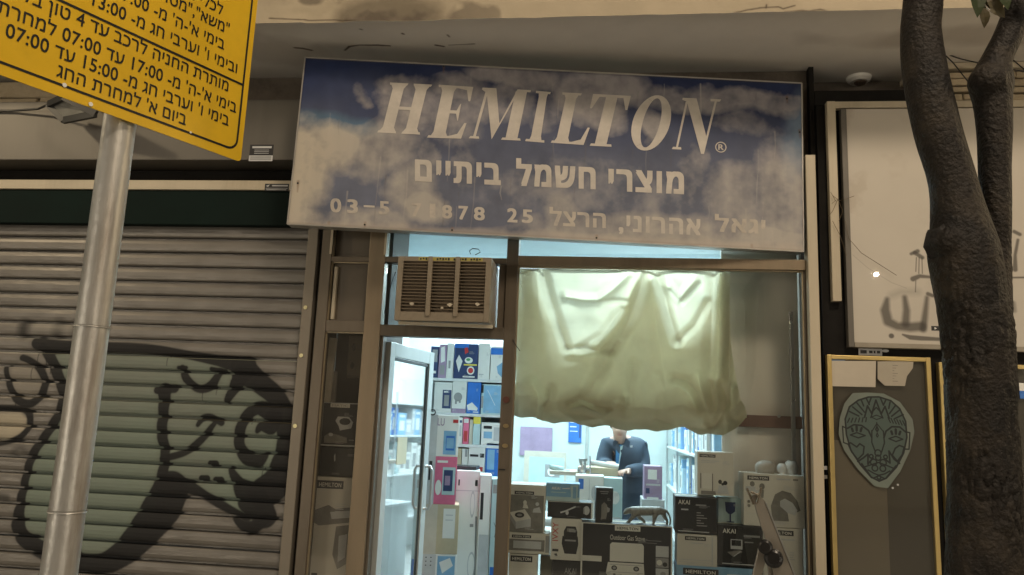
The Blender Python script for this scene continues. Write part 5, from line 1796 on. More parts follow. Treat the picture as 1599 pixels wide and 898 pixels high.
# ------------------------------------------------ figures grown over a skeleton
def skin(name, nodes, edges, material, parent=None, sub=2, root=0, at=(0, 0, 0), smooth=True):
    me = bpy.data.meshes.new(name)
    at = Vector(at)
    me.from_pydata([tuple(Vector(n[0]) - at) for n in nodes], edges, [])
    me.materials.append(material)
    o = bpy.data.objects.new(name, me)
    COL.objects.link(o)
    m = o.modifiers.new('skin', 'SKIN')
    m.use_smooth_shade = True
    for i, n in enumerate(nodes):
        r = n[1]
        me.skin_vertices[0].data[i].radius = r if isinstance(r, tuple) else (r, r)
    me.skin_vertices[0].data[root].use_root = True
    s_ = o.modifiers.new('subdivision', 'SUBSURF')
    s_.levels = sub
    s_.render_levels = sub
    if parent:
        o.parent = parent
        o.location = at - WLOC[parent.name]
    else:
        o.location = at
    WLOC[o.name] = at
    return o


def chain(nodes, edges, start, pts):
    prev = start
    for p in pts:
        nodes.append(p)
        edges.append((prev, len(nodes) - 1))
        prev = len(nodes) - 1
    return prev


M_SKIN = mat('skin_tone', (0.52, 0.33, 0.25), 0.55, var=0.06)
M_JACK = mat('navy_jacket', (0.035, 0.060, 0.095), 0.75, var=0.2, bump=0.25, bscale=25)
M_SHIRT = mat('blue_shirt', (0.04, 0.20, 0.42), 0.7, var=0.1)
M_TROU = mat('dark_trousers', (0.02, 0.025, 0.04), 0.8)
M_HAIR = mat('grey_hair', (0.16, 0.15, 0.14), 0.7, var=0.3, scale=60, bump=0.5)
yb_ = 2.25
hip = P(982, 800, yb_)
man = empty('person', (hip.x, yb_, 0.012))
tag(man, 'man in navy jacket and blue shirt bowed over his work behind the counter', 'person')
chest = P(976, 716, yb_ - 0.03)
nb = P(972, 692, yb_ - 0.06)
nk = P(969, 686, yb_ - 0.10)
chin = P(968, 681, yb_ - 0.20)
face = P(967, 671, yb_ - 0.20)
skull = P(968, 660, yb_ - 0.13)
sL, sR = P(949, 697, yb_ - 0.02), P(998, 695, yb_ - 0.02)
eL, eR = P(943, 728, yb_ - 0.10), P(1003, 734, yb_ - 0.12)
hL, hR = P(952, 724, yb_ - 0.33), P(978, 736, yb_ - 0.40)
# body: one continuous skin
nod = [(hip, 0.13), (chest, (0.15, 0.11)), (nb, 0.08), (nk, 0.055), (chin, 0.055), (face, 0.078), (skull, 0.088), (P(969, 650, yb_ - 0.1), 0.05)]
edg = [(0, 1), (1, 2), (2, 3), (3, 4), (4, 5), (5, 6), (6, 7)]
nose = chain(nod, edg, 5, [(face + Vector((0, -0.095, -0.012)), 0.013)])
for sx in (-1, 1):
    chain(nod, edg, 6, [(skull + Vector((sx * 0.088, 0, -0.02)), 0.016)])
for sh, el, ha, sx in ((sL, eL, hL, 1), (sR, eR, hR, -1)):
    a = chain(nod, edg, 2, [(sh, 0.06), (el, 0.042), (ha, (0.026, 0.022))])
    d = (ha - el).normalized()
    palm = ha + d * 0.06
    pid = chain(nod, edg, a, [(palm, (0.030, 0.016))])
    sd = d.cross(Vector((0, 0, 1))).normalized()
    for k, ln in enumerate((0.060, 0.070, 0.065, 0.050)):
        off = sd * (0.011 * (k * 1.5 - 2.25))
        chain(nod, edg, pid, [(palm + off + d * 0.025, 0.0095), (palm + off + d * (0.025 + ln * .5) + Vector((0, 0, -0.010)), 0.0085), (palm + off + d * (0.02 + ln * .75) + Vector((0, 0, -0.035)), 0.0075)])
    chain(nod, edg, a, [(ha + d * 0.03 + sd * sx * 0.035, 0.011), (ha + d * 0.065 + sd * sx * 0.045 + Vector((0, 0, -.015)), 0.009)])
for sx in (-1, 1):
    chain(nod, edg, 0, [(hip + Vector((sx * 0.09, 0, -0.08)), 0.09), (Vector((hip.x + sx * 0.10, yb_ - 0.03, 0.48)), 0.06), (Vector((hip.x + sx * 0.11, yb_ + 0.02, 0.10)), 0.042), (Vector((hip.x + sx * 0.12, yb_ - 0.13, 0.05)), 0.035)])
skin('body', nod, edg, M_SKIN, man, 2, at=(hip.x, yb_, 0.012))
# jacket
nod = [(hip + Vector((0, 0, -0.06)), (0.20, 0.15)), (hip + Vector((0, 0, 0.10)), (0.20, 0.15)), (chest, (0.215, 0.145)), (nb + Vector((0, 0.04, -0.02)), (0.15, 0.10)), (nk + Vector((0, 0.05, -0.01)), (0.085, 0.075))]
edg = [(0, 1), (1, 2), (2, 3), (3, 4)]
for sh, el, ha in ((sL, eL, hL), (sR, eR, hR)):
    d = (ha - el)
    chain(nod, edg, 3, [(sh, 0.092), (sh.lerp(el, 0.5) + Vector((0.01 if sh is sR else -0.01, 0, 0)), 0.082), (el, 0.078), (el + d * 0.55, 0.062), (el + d * 0.92, 0.050)])
jk = skin('jacket', nod, edg, M_JACK, man, 2, 1, at=(hip.x, yb_, 0.012))
cb = MB()
fy = 0.165
cb.poly([P(962, 700, yb_ - fy), P(969, 694, yb_ - fy - .01), P(974, 697, yb_ - fy - .01), P(970, 712, yb_ - fy - .02), P(966, 728, yb_ - fy - .02), P(961, 728, yb_ - fy - .01)], 0)
cb.poly([P(969, 697, yb_ - fy - .022), P(973, 695, yb_ - fy - .022), P(969, 714, yb_ - fy - .028), P(966.5, 727, yb_ - fy - .028), P(965.5, 727, yb_ - fy - .028)], 1)
cb.build('shirt_front', [M_SHIRT, C_TEAL], parent=man)
for q in (((958, 700), (966, 690), (964, 684), (957, 690)), ((974, 694), (981, 700), (984, 690), (977, 684))):
    MB().poly([P(*p, yb_ - fy - 0.02) for p in q]).build('collar', M_JACK, parent=man)
MB().poly([P(*p, yb_ - fy - 0.03) for p in ((984, 696), (988, 695), (987.5, 699), (984, 698.5))]).build('chest_badge', LG, parent=man)
nod = [(hip, (0.17, 0.13))]
edg = []
for sx in (-1, 1):
    chain(nod, edg, 0, [(hip + Vector((sx * 0.09, 0, -0.10)), 0.11), (Vector((hip.x + sx * 0.10, yb_ - 0.03, 0.48)), 0.085), (Vector((hip.x + sx * 0.11, yb_ + 0.02, 0.12)), 0.065)])
skin('trousers', nod, edg, M_TROU, man, 2, at=(hip.x, yb_, 0.012))
for sx in (-1, 1):
    skin('shoe', [((hip.x + sx * 0.11, yb_ + 0.05, 0.06), 0.05), ((hip.x + sx * 0.12, yb_ - 0.18, 0.05), 0.04)], [(0, 1)], M_BLK, man, 2, at=(hip.x, yb_, 0.012))
skin('hair', [(skull + Vector((0, 0.055, 0.0)), 0.080), (skull + Vector((0, 0.03, 0.045)), 0.078)], [(0, 1)], M_HAIR, man, 2, at=(hip.x, yb_, 0.012))
for sx in (-1, 1):
    MB().disc(face + Vector((sx * 0.030, -0.078, 0.018)), 0.010, (0, -1, 0), 0.002, 10, ry=0.005).build('eye', M_BLK, parent=man)
MB().disc(face + Vector((0, -0.074, -0.045)), 0.022, (0, -1, 0), 0.002, 10, ry=0.005).build('mouth', mat('lip_colour', (0.35, 0.15, 0.13), 0.5), parent=man)

# prowling big cat figurine on the stove box
yt = 0.25
M_FIG = mat('grey_glazed_figurine', (0.24, 0.23, 0.20), 0.35, var=0.35, scale=60, bump=0.3, bscale=90)
cat0 = P(1010, 822, yt)


def q(px, py, dy=0.0):
    return P(px, py, yt + dy)


nod = [(q(1010, 799), 0.032), (q(993, 797), 0.032), (q(985, 796), 0.022), (q(979, 799), 0.020), (q(973, 803), 0.012), (q(1026, 797), 0.030), (q(1034, 798), 0.022)]
edg = [(0, 1), (1, 2), (2, 3), (3, 4), (0, 5), (5, 6)]
chain(nod, edg, 1, [(q(988, 808, -.02), 0.014), (q(982, 814, -.02), 0.010), (q(977, 821, -.02), 0.010)])
chain(nod, edg, 1, [(q(998, 808, .02), 0.014), (q(1006, 814, .02), 0.009), (q(1007, 821, .02), 0.010), (q(1003, 822, .02), 0.009)])
chain(nod, edg, 5, [(q(1022, 808, -.02), 0.016), (q(1021, 814, -.02), 0.009), (q(1019, 821, -.02), 0.009), (q(1015, 822, -.02), 0.009)])
chain(nod, edg, 6, [(q(1037, 806, .02), 0.015), (q(1042, 813, .02), 0.009), (q(1041, 821, .02), 0.009), (q(1037, 822, .02), 0.008)])
chain(nod, edg, 6, [(q(1041, 798), 0.008), (q(1045, 804), 0.006), (q(1047, 812), 0.006), (q(1046, 820), 0.006)])
for sx in (-1, 1):
    chain(nod, edg, 3, [(q(981, 793, sx * 0.012), 0.006)])
fg = skin('cat_figurine', nod, edg, M_FIG, None, 2, at=cat0)
tag(fg, 'small grey prowling big cat figurine on top of the stove box', 'figurine')
# oddments above the right boxes
yo = 0.26
o = skin('plastic_bag', [(P(1178, 733, yo), 0.05), (P(1196, 730, yo), 0.055), (P(1212, 733, yo), 0.045)], [(0, 1), (1, 2)], mat('crumpled_plastic', (0.42, 0.38, 0.33), 0.35, bump=0.8, bscale=20), None, 2, at=P(1196, 740, yo))
tag(o, 'crumpled pale plastic bag lying on the large white HEMILTON box', 'bag')
for px, r, lab in ((1236, .042, 'larger white cup-shaped object above the large HEMILTON box, against the chrome upright'), (1222, .034, 'smaller white cup-shaped object between plastic bag and larger white cup')):
    a = P(px, 742, yo)
    o = MB().tube([a, a + Vector((0, 0, r * 1.2)), a + Vector((0, 0, r * 1.9)), a + Vector((0, 0, r * 2.1))], [r * .75, r, r * .8, r * .4], 14).build('white_cup', mat('white_glaze', (0.6, 0.6, 0.58), 0.2), at=a, smooth=True)
    tag(o, lab, 'cup')

# ------------------------------------------------ folding metal stand outside the window
ym = -0.33
ms_ = empty('metal_stand', P(1208, 898, ym))
tag(ms_, 'folding grey metal stand with two black round knobs outside the window', 'metal stand')
M_STD = mat('worn_grey_metal', (0.30, 0.275, 0.235), 0.35, metal=0.5, var=0.12)
ua = MB()
fq = [P(1174, 774, ym), P(1184, 770, ym), P(1196, 785, ym), P(1262, 950, ym), P(1216, 950, ym), P(1204, 870, ym)]
ua.poly(fq)
ua.poly([p + Vector((0, 0.02, 0)) for p in reversed(fq)])
for k in range(6):
    ua.poly([fq[k], fq[k] + Vector((0, .02, 0)), fq[(k + 1) % 6] + Vector((0, .02, 0)), fq[(k + 1) % 6]])
ua.build('upper_arm', M_STD, parent=ms_, bevel=0.003)
MB().bar(P(1196, 785, ym - .004), P(1262, 950, ym - .004), 0.006, 0.006).build('bright_edge', M_STEEL, parent=ms_)
gr_ = P(1262, 960, ym + 0.02)
MB().bar(P(1193, 850, ym + 0.03), P(1168, 960, ym + 0.06), 0.05, 0.02, up=(0, 1, 0)).build('leg', M_STD, parent=ms_, bevel=0.004)
MB().bar(P(1207, 866, ym + 0.03), P(1218, 960, ym + 0.08), 0.075, 0.02, up=(0, 1, 0)).build('leg', M_STD, parent=ms_, bevel=0.004)
for p0, p1, w_ in ((P(1262, 960, ym), (gr_.x + .08, ym, 0), .07), (P(1168, 960, ym + .06), (P(1168, 960, ym).x - .03, ym + .1, 0), .05), (P(1218, 960, ym + .08), (P(1218, 960, ym).x, ym + .12, 0), .06)):
    MB().bar(p0, p1, w_, 0.02, up=(0, 1, 0)).build('leg', M_STD, parent=ms_, bevel=0.004)
M_KNB = mat('black_knob', (0.015, 0.014, 0.014), 0.3)
for px, py, r in ((1195, 854, 0.036), (1208, 872, 0.047)):
    kb = MB().tube([P(px, py, ym - 0.012), P(px, py, ym - 0.05)], [r, r * .92], 18)
    kb.tube([P(px, py, ym - 0.05), P(px, py, ym - 0.056)], [r * .92, r * .6], 18)
    kb.build('knob', M_KNB, parent=ms_, smooth=False, bevel=0.003)
M_BRS = mat('bright_fitting', (0.45, 0.40, 0.32), 0.2, metal=0.9)
for a, b in (((1166, 762), (1177, 788)), ((1189, 760), (1182, 786)), ((1172, 768), (1186, 774))):
    MB().bar(P(*a, ym - .01), P(*b, ym - .015), 0.012, 0.010, up=(0, 1, 0)).build('clamp_jaw', M_BRS, parent=ms_, bevel=0.002)

# ================================================================== RIGHT: lit panel and poster cases
YP = -0.02
bk_ = MB()
bk_.box(1.318, 3.4, 0.03, 0.296, 0.0, 3.685)
bk_.box(1.318, 1.935, 0.06, 0.296, 3.70, 3.80)
tag(bk_.build('black_surround', M_DARK, at=(2.3, 0.2, 0)), 'black boxed surround behind the white panel and the gold poster frames', 'wall box')
wp = empty('blank_billboard', (2.0, 0, 2.15))
tag(wp, 'large scuffed white billboard with black spray marks in a cream frame', 'billboard')
za, zb = P(1300, 158, YP).z, P(1303, 470, YP).z
xa, xb = P(1295.5, 300, YP).x, P(1309, 300, YP).x
MB().box(xa, xb, YP, 0.028, zb, za).build('outer_frame', M_CREAM, parent=wp, bevel=0.002)
MB().box(xb, 3.3, YP + .001, 0.028, za - 0.045, za - 0.002).build('outer_frame', M_CREAM, parent=wp, bevel=0.002)
px0 = P(1326, 300, YP).x
pz0, pz1 = P(1400, 536, YP).z, za - 0.052
PX1_ = 3.25
cw, ch = 900, 760


def wpx(px, py):
    p = P(px, py, YP + .01)
    return ((p.x - px0) / (PX1_ - px0) * cw, (pz1 - p.z) / (pz1 - pz0) * ch)


def zq(x, y):
    return wpx(1270 + x * .2896, 340 + y * .2896)


cv = Canvas(cw, ch, (0.1, 0.08, 0.06))
for pts, wd, sft, op in (([(395, 440), (385, 500), (400, 560), (450, 585), (520, 590), (580, 585)], [30, 60, 60, 50, 60, 60], 9, .9), ([(490, 430), (500, 500), (495, 570)], [30, 44, 50], 9, .9), ([(610, 430), (600, 520), (590, 600)], [24, 36, 44], 8, .9),
                         ([(420, 420), (470, 400), (560, 400)], 30, 22, .35), ([(480, 630), (520, 645), (580, 650), (680, 655)], [12, 30, 30, 22], 3, .9), ([(418, 637), (419, 637)], 32, 3, .95), ([(525, 195), (560, 180)], [20, 26], 4, .9), ([(545, 190), (585, 215)], 26, 4, .9),
                         ([(553, 215), (550, 290)], 6, 2, .9), ([(568, 215), (566, 300)], 6, 2, .9), ([(583, 215), (585, 300)], 6, 2, .9), ([(535, 330), (570, 315), (630, 320)], [34, 26, 18], 4, .9), ([(550, 340), (548, 400)], 6, 2, .8), ([(615, 410), (640, 420)], 24, 4, .9),
                         ([(700, 330), (900, 325), (1140, 322)], 12, 3, .9), ([(1080, 75), (1110, 90)], 24, 4, .9), ([(1100, 120), (1085, 200), (1085, 280)], [18, 20, 30], 4, .9), ([(1075, 460), (1080, 500)], 30, 6, .6), ([(210, 200), (290, 270), (420, 350), (500, 380)], 3, 1.5, .4)):
    w_ = [x * .8 for x in wd] if isinstance(wd, list) else wd * .8
    if not isinstance(w_, list):
        w_ = [w_] * len(pts)
    sc_ = 0.2896 * cw / ((PX1_ - px0) * 250)
    cv.stroke([zq(*p) for p in pts], [x * sc_ for x in w_], (0.05, 0.043, 0.035), max(1, sft * sc_), op * .9)
n = fbm(ch, cw, 10, 5, 44)
cv.over(np.clip((n - .56) * 8, 0, 1) * 0.22 * np.clip(1 - cv.xx / 300, 0.1, 1), (0.25, 0.17, 0.10))
im = img_make('panel_spray_marks', cv.c)
m_ = mat_painted('white_panel_face', im, (0.54, 0.50, 0.435), 0.35, coat=0.9, var=0.05, spec=0.5)
MB().box(px0, PX1_, YP + 0.005, 0.028, pz0, pz1).build('face', m_, parent=wp, uv=lambda p: ((p.x - px0) / (PX1_ - px0), (p.z - pz0) / (pz1 - pz0)))
gxl = P(1317, 300, YP).x
MB().box(gxl, px0 - .001, YP - .004, 0.028, pz0 - 0.03, pz1).build('inner_frame', M_GREYM, parent=wp, bevel=0.002)
MB().box(px0, PX1_, YP - .004, 0.028, pz0 - 0.03, pz0 - .001).build('inner_frame', mat('worn_frame_metal', (0.30, 0.27, 0.22), 0.45, metal=0.4, dirt=.4), parent=wp, bevel=0.002)
tagp = MB()
frs = Fr(P(1454, 509, YP + .005), (1, 0, 0), (0, 0, -1), (0, -1, 0), 0.045, 0.035)
mats_ = [C_BLACK, W_]
prn(tagp, frs, [('r', 0, 0, 1, .8, C_BLACK), ('p', [(.4, .2), (.7, .4), (.4, .6)], W_)], lambda m: mats_.index(m))
tagp.build('sticker', mats_, parent=wp)
wr = MB()
for pts in ([(1297, 300), (1305, 314), (1318, 312), (1334, 306)], [(1299, 318), (1308, 310), (1316, 330), (1310, 345)], [(1293, 338), (1300, 330), (1308, 312), (1300, 305)], [(1320, 345), (1325, 372), (1345, 395), (1400, 430)], [(1300, 345), (1312, 368), (1322, 400)]):
    wr.tube([P(*p, YP - 0.015) for p in pts], 0.0016, 5)
o = wr.build('tangled_wire', mat('rusty_wire', (0.10, 0.07, 0.04), 0.6), at=P(1300, 330, YP))
tag(o, 'thin tangled wires caught on the cream frame of the white panel', 'wire')

M_GOLD = mat('gold_frame', (0.55, 0.42, 0.17), 0.35, metal=0.6, var=0.1, dirt=0.15, dcol=(0.2, 0.14, 0.06))
M_CASE = mat('case_reflection_brown', (0.19, 0.165, 0.125), 0.45, var=0.08, scale=2)
M_CASE2 = mat('case_back_dark', (0.085, 0.075, 0.060), 0.45, var=0.08, scale=2)


def case(label, x0, x1, z0, z1, y=0.0):
    c = empty('poster_case', ((x0 + x1) / 2, y, z0))
    tag(c, label, 'poster case', 'gold framed poster cases')
    t = 0.026
    MB().box(x0, x0 + t, y - 0.02, y + 0.028, z0, z1).build('frame', M_GOLD, parent=c, bevel=0.003)
    MB().box(x1 - t, x1, y - 0.02, y + 0.028, z0, z1).build('frame', M_GOLD, parent=c, bevel=0.003)
    MB().box(x0 + t, x1 - t, y - 0.019, y + 0.028, z1 - t, z1 - .001).build('frame', M_GOLD, parent=c, bevel=0.003)
    MB().box(x0 + t, x1 - t, y - 0.019, y + 0.028, z0, z0 + t).build('frame', M_GOLD, parent=c, bevel=0.003)
    MB().box(x0 + t, x1 - t, y + 0.010, y + 0.028, z0 + t, z1 - t).build('back_panel', M_CASE2, parent=c)
    MB().box(x0 + t + .001, x1 - t - .001, y - 0.012, y - 0.008, z0 + t, z1 - t).build('pane', MATS['case_glass'], parent=c)
    return c


glass('case_glass', (0.97, 0.97, 0.95), 0.05, 0.04, 0.006)
c1 = case('gold framed poster case with a painted paper mask stuck on its glass', 1.326, 1.911, 0.35, 2.088)
xm = P(1388, 830, 0).x
MB().box(1.353, xm, 0.004, 0.0095, 0.40, P(1370, 690, 0).z).build('lower_reflection', M_CASE, parent=c1)  # lighter reflection put in as a coloured patch on the back
c2 = case('gold framed poster case half hidden behind the dark tree trunk', 1.955, 2.62, 0.35, P(1465, 566, 0).z)
# papers and mask
yg = -0.0135
for name, pts, m in (('paper_note', [(142, 82), (312, 82), (310, 182), (142, 178)], mat('aged_white_paper', (0.50, 0.45, 0.37), 0.8, var=0.06)), ('paper_note', [(318, 84), (455, 82), (452, 110), (430, 140), (422, 178), (345, 176), (318, 150)], mat('aged_grey_paper', (0.40, 0.36, 0.29), 0.8, var=0.08)),
                     ('blue_tape', [(140, 72), (200, 74), (190, 84), (160, 92), (146, 120), (140, 118)], mat('blue_grey_tape', (0.14, 0.19, 0.26), 0.6))):
    c_ = MB()
    k_ = yg - (0.0012 if name == 'paper_note' else 0.0)
    c_.poly([P(1240 + x * .41, 530 + y * .41, k_) for x, y in pts])
    c_.build(name, m, parent=c1)
tl_ = MB()
for k in range(7):
    a = P(1240 + 375 * .41, 530 + (100 + k * 10) * .41, yg - .002)
    tl_.poly([a, a + Vector((0.03 - 0.01 * (k % 3), 0, 0)), a + Vector((0.03 - 0.01 * (k % 3), 0, 0.003)), a + Vector((0, 0, 0.003))])
tl_.build('faint_writing', PG, parent=c1)
k_ = 2.0
mw, mh = int(310 * k_), int(390 * k_)
cv = Canvas(mw, mh, (0.1, 0.1, 0.1))


def mz(p):
    return ((p[0] - 160) * k_, (p[1] - 192) * k_)


paper = [(230, 208), (290, 204), (350, 206), (410, 236), (455, 300), (460, 350), (440, 420), (400, 500), (350, 565), (300, 560), (240, 500), (190, 430), (170, 370), (176, 310), (196, 250)]
cv.fill([mz(p) for p in paper], (0.155, 0.17, 0.145), 1.2, 1)
n = fbm(mh, mw, 5, 5, 50)
cv.c[..., :3] = cv.c[..., :3] * (1 - 0.25 * (n[..., None] - .3)) + np.array([0.02, 0.06, 0.055]) * np.clip(1 - np.abs(cv.xx / k_ - 150) / 190, 0, 1)[..., None] * 0.55
head = [(200, 370), (197, 310), (215, 262), (250, 235), (290, 221), (330, 219), (375, 232), (408, 262), (428, 310), (430, 370), (415, 430), (385, 485), (345, 528), (318, 540), (288, 526), (250, 482), (215, 428), (200, 370)]
INK = (0.012, 0.014, 0.014)
cv.fill([mz(p) for p in head], (0.045, 0.075, 0.068), 1, 0.8)
ST = [(head, 5), ([(200, 345), (186, 338), (188, 400), (202, 405)], 4), ([(430, 350), (442, 352), (436, 415), (420, 415)], 4),
      ([(272, 300), (285, 255), (300, 285), (318, 232), (336, 285), (352, 255), (366, 300)], 5), ([(296, 300), (305, 275), (318, 260), (332, 275), (342, 300)], 4),
      ([(298, 298), (318, 290), (340, 298), (318, 307), (298, 298)], 3), ([(205, 345), (230, 330), (260, 332), (285, 350), (296, 375)], 5), ([(343, 375), (352, 350), (375, 332), (405, 332), (426, 350)], 5),
      ([(215, 370), (240, 360), (272, 370), (245, 380), (215, 370)], 4), ([(362, 378), (388, 368), (414, 378), (388, 388), (362, 378)], 4), ([(298, 350), (296, 395), (308, 430)], 4), ([(342, 350), (344, 395), (332, 430)], 4),
      ([(300, 350), (318, 322), (340, 350)], 3), ([(318, 318), (318, 350)], 3), ([(312, 345), (318, 332), (324, 345), (318, 354), (312, 345)], 3), ([(314, 368), (318, 358), (322, 368), (318, 374), (314, 368)], 3),
      ([(205, 405), (215, 400), (238, 415), (250, 402), (266, 412), (262, 440), (240, 462), (218, 435), (205, 405)], 4.5), ([(418, 408), (400, 402), (384, 414), (372, 440), (390, 462), (410, 436), (418, 408)], 4.5),
      ([(240, 470), (262, 455), (280, 440), (278, 478), (298, 455)], 5), ([(398, 470), (378, 455), (360, 425), (362, 470), (342, 455)], 5), ([(262, 490), (290, 480), (318, 470), (350, 480), (376, 490)], 4),
      ([(278, 500), (300, 512), (318, 518), (340, 512), (360, 500)], 4), ([(255, 478), (290, 528)], 5), ([(384, 480), (348, 524)], 5), ([(296, 530), (318, 520), (340, 530)], 4)]
for cx_, cy_, r_0 in ((318, 434, 12), (300, 470, 12), (336, 470, 12), (304, 492, 11), (334, 492, 11), (318, 452, 10), (318, 526, 7), (292, 448, 7), (346, 448, 7)):
    ST.append(([(cx_ + r_0 * math.cos(t * math.pi / 6), cy_ + r_0 * math.sin(t * math.pi / 6)) for t in range(13)], 4))
for k in range(6):
    ST.append(([(206 + k * 14, 322 - k * 1), (214 + k * 13, 306 - k * 1)], 3.5))
    ST.append(([(425 - k * 11, 326 - k * 2), (417 - k * 11, 308 - k * 2)], 3.5))
for a_ in ((215, 280, 250, 296), (228, 262, 262, 290), (245, 246, 272, 280), (262, 234, 270, 256), (282, 228, 292, 250), (300, 224, 290, 248), (336, 224, 346, 250), (356, 230, 346, 250), (372, 238, 366, 262), (392, 250, 368, 282), (408, 266, 376, 292), (420, 284, 388, 300)):
    ST.append(([(a_[0], a_[1]), (a_[2], a_[3])], 4.5))
for a_ in ((225, 355, 222, 345), (240, 352, 240, 336), (255, 354, 259, 342), (375, 360, 372, 350), (389, 358, 389, 342), (402, 360, 406, 350)):
    ST.append(([(a_[0], a_[1]), (a_[2], a_[3])], 7))
for pts, wd in ST:
    cv.stroke([mz(p) for p in pts], wd * k_ * 1.3, INK, 1.0, 0.97)
im = img_make('paper_mask_print', cv.c)
m_ = mat_painted('paper_mask', im, (0.22, 0.24, 0.2), 0.7)
A_, B2 = P(1240 + 160 * .41, 530 + 385 * .41, yg), P(1240 + 470 * .41, 530 + 385 * .41, yg)
T_, D_ = P(1240 + 315 * .41, 530 + 192 * .41, yg), P(1240 + 315 * .41, 530 + 582 * .41, yg)
# shape of the cut paper itself
mk = MB()


def muv(p):
    return ((p.x - A_.x) / (B2.x - A_.x), (p.z - D_.z) / (T_.z - D_.z))


def mpt(x, y, dy=0.0):
    return Vector((A_.x + (B2.x - A_.x) * (x - 160) / 310, yg - 0.001 - dy, T_.z + (D_.z - T_.z) * (y - 192) / 390))


mk.poly([mpt(*p) for p in paper])
mo = mk.build('paper_mask', m_, parent=c1, uv=muv)
mo['label'] = 'cut-out teal paper with an ornate black line mask'
for px, py in ((1394, 762), (1402, 757)):
    MB().disc(P(px, py, yg), 0.006, (0, -1, 0), 0.001, 8).build('paint_spot', LG, parent=c1)
stb = MB()
frs = Fr(P(1340, 544, 0.025), (1, 0, 0), (0, 0, -1), (0, -1, 0), 0.135, 0.04)
mats_ = [LG, C_BLACK]
prn(stb, frs, [('r', 0, 0, 1, 1, LG), ('r', .08, .25, .35, .75, C_BLACK), ('r', .45, .3, .6, .7, C_BLACK), ('r', .64, .3, .72, .7, C_BLACK), ('r', .78, .3, .92, .7, C_BLACK)], lambda m: mats_.index(m), lift=0.004)
stb.build('name_plate', mats_, parent=c1)
MB().disc(P(1382, 548, 0.02), 0.02, (0, -1, 0), 0.008, 12, ry=0.009).build('latch', LG, parent=c1)
for py in (731, 745):
    c = P(1288, py, 0.02)
    MB().box(1.296, 1.318, 0.02, 0.03, c.z - .01, c.z + .012).build('hinge_plate', LG if py < 740 else M_STEEL, parent=c1)
stb = MB()
frs = Fr(P(1591, 598, -0.013), (1, 0, 0), (0, 0, -1), (0, -1, 0), 0.12, 0.09)
mats_ = [C_BLUE, W_]
prn(stb, frs, [('r', 0, 0, 1, .5, W_), ('r', 0, .5, 1, 1, C_BLUE)], lambda m: mats_.index(m))
stb.build('sticker', mats_, parent=c2)

# round fitting on the soffit
c = PZ(1341, 121, ZS)
dm = empty('ceiling_fitting', (c.x, c.y, ZS))
tag(dm, 'round cream fitting with a dark centre on the soffit, right of the blue sign', 'fitting')
MB().tube([(c.x, c.y, ZS - 0.001), (c.x, c.y, ZS - 0.02), (c.x, c.y, ZS - 0.035)], [0.078, 0.074, 0.055], 24).build('ring', mat('white_plastic', (0.8, 0.78, 0.72), 0.4, var=0.03), parent=dm, smooth=False, bevel=0.003)
MB().tube([(c.x + .008, c.y, ZS - 0.034), (c.x + .008, c.y, ZS - 0.045)], [0.040, 0.034], 20).build('lens', mat('brown_lens', (0.07, 0.045, 0.03), 0.3), parent=dm)

# ================================================================== FOREGROUND: parking sign on its pole
pol = Vector((-1.288, -3.0, 0))
pm = MB()
zz_ = np.linspace(0, 3.15, 22)
pm.tube([(pol.x, pol.y, z) for z in zz_], [0.0420 - 0.0025 * z / 3 for z in zz_], 32)
M_POLE = mat('galvanised_pole', (0.50, 0.49, 0.46), 0.42, metal=0.5, var=0.16, scale=22, bump=0.2, bscale=40, dirt=0.55, dcol=(0.20, 0.14, 0.09), dscale=14, streak=True)
pole = pm.build('sign_pole', M_POLE, at=(pol.x, pol.y, 0), smooth=True)
tag(pole, 'thick galvanised steel pole carrying the yellow parking sign', 'pole')
for z, hgt in ((P(112, 800, -3).z, 0.006), (P(150, 512, -3).z, 0.004)):
    MB().tube([(pol.x, pol.y, z), (pol.x, pol.y, z + hgt)], 0.0432, 32).build('weld_seam', M_POLE, parent=pole, smooth=True)
MB().tube([(pol.x, pol.y, 3.151), (pol.x, pol.y, 3.17)], [0.040, 0.03], 24).build('pole_cap', M_BLK, parent=pole)
phi = math.radians(26)
yU = Vector((math.sin(phi), math.cos(phi), 0))
yN = Vector((math.cos(phi), -math.sin(phi), 0))
yO = pol + yN * 0.055


def ys_(px, py):
    d = Vector(ray(px, py))
    c = Vector(CAM)
    t = (yO - c).dot(yN) / d.dot(yN)
    p = c + d * t
    return ((p - yO).dot(yU), p.z)


uR = ys_(376, 252)[0]
uL = uR - 0.86
zB = (ys_(375, 252)[1] + ys_(10, 121)[1]) / 2
zT = zB + 1.0
YF = Fr(yO + yU * uL + Vector((0, 0, zT)), yU, Vector((0, 0, -1)), yN, uR - uL, zT - zB)
YW, YH = uR - uL, zT - zB
yb2 = MB()
corner = 0.012
rp = []
for cx_, cy_, a0_ in ((YW - corner, corner, 90), (corner, corner, 180), (corner, YH - corner, 270), (YW - corner, YH - corner, 0)):
    for k in range(5):
        a_ = math.radians(a0_ - 90 + 90 + k * 22.5 - (0))
        rp.append((cx_ + corner * math.cos(a_), cy_ - corner * math.sin(a_)))


def rrect(x0, y0, x1, y1, r, n=6):
    out = []
    for cx_, cy_, a0_ in ((x1 - r, y0 + r, 0), (x0 + r, y0 + r, 90), (x0 + r, y1 - r, 180), (x1 - r, y1 - r, 270)):
        for k in range(n + 1):
            a_ = math.radians(a0_ + 90 * k / n)
            out.append((cx_ + r * math.cos(a_), cy_ - r * math.sin(a_)))
    return out


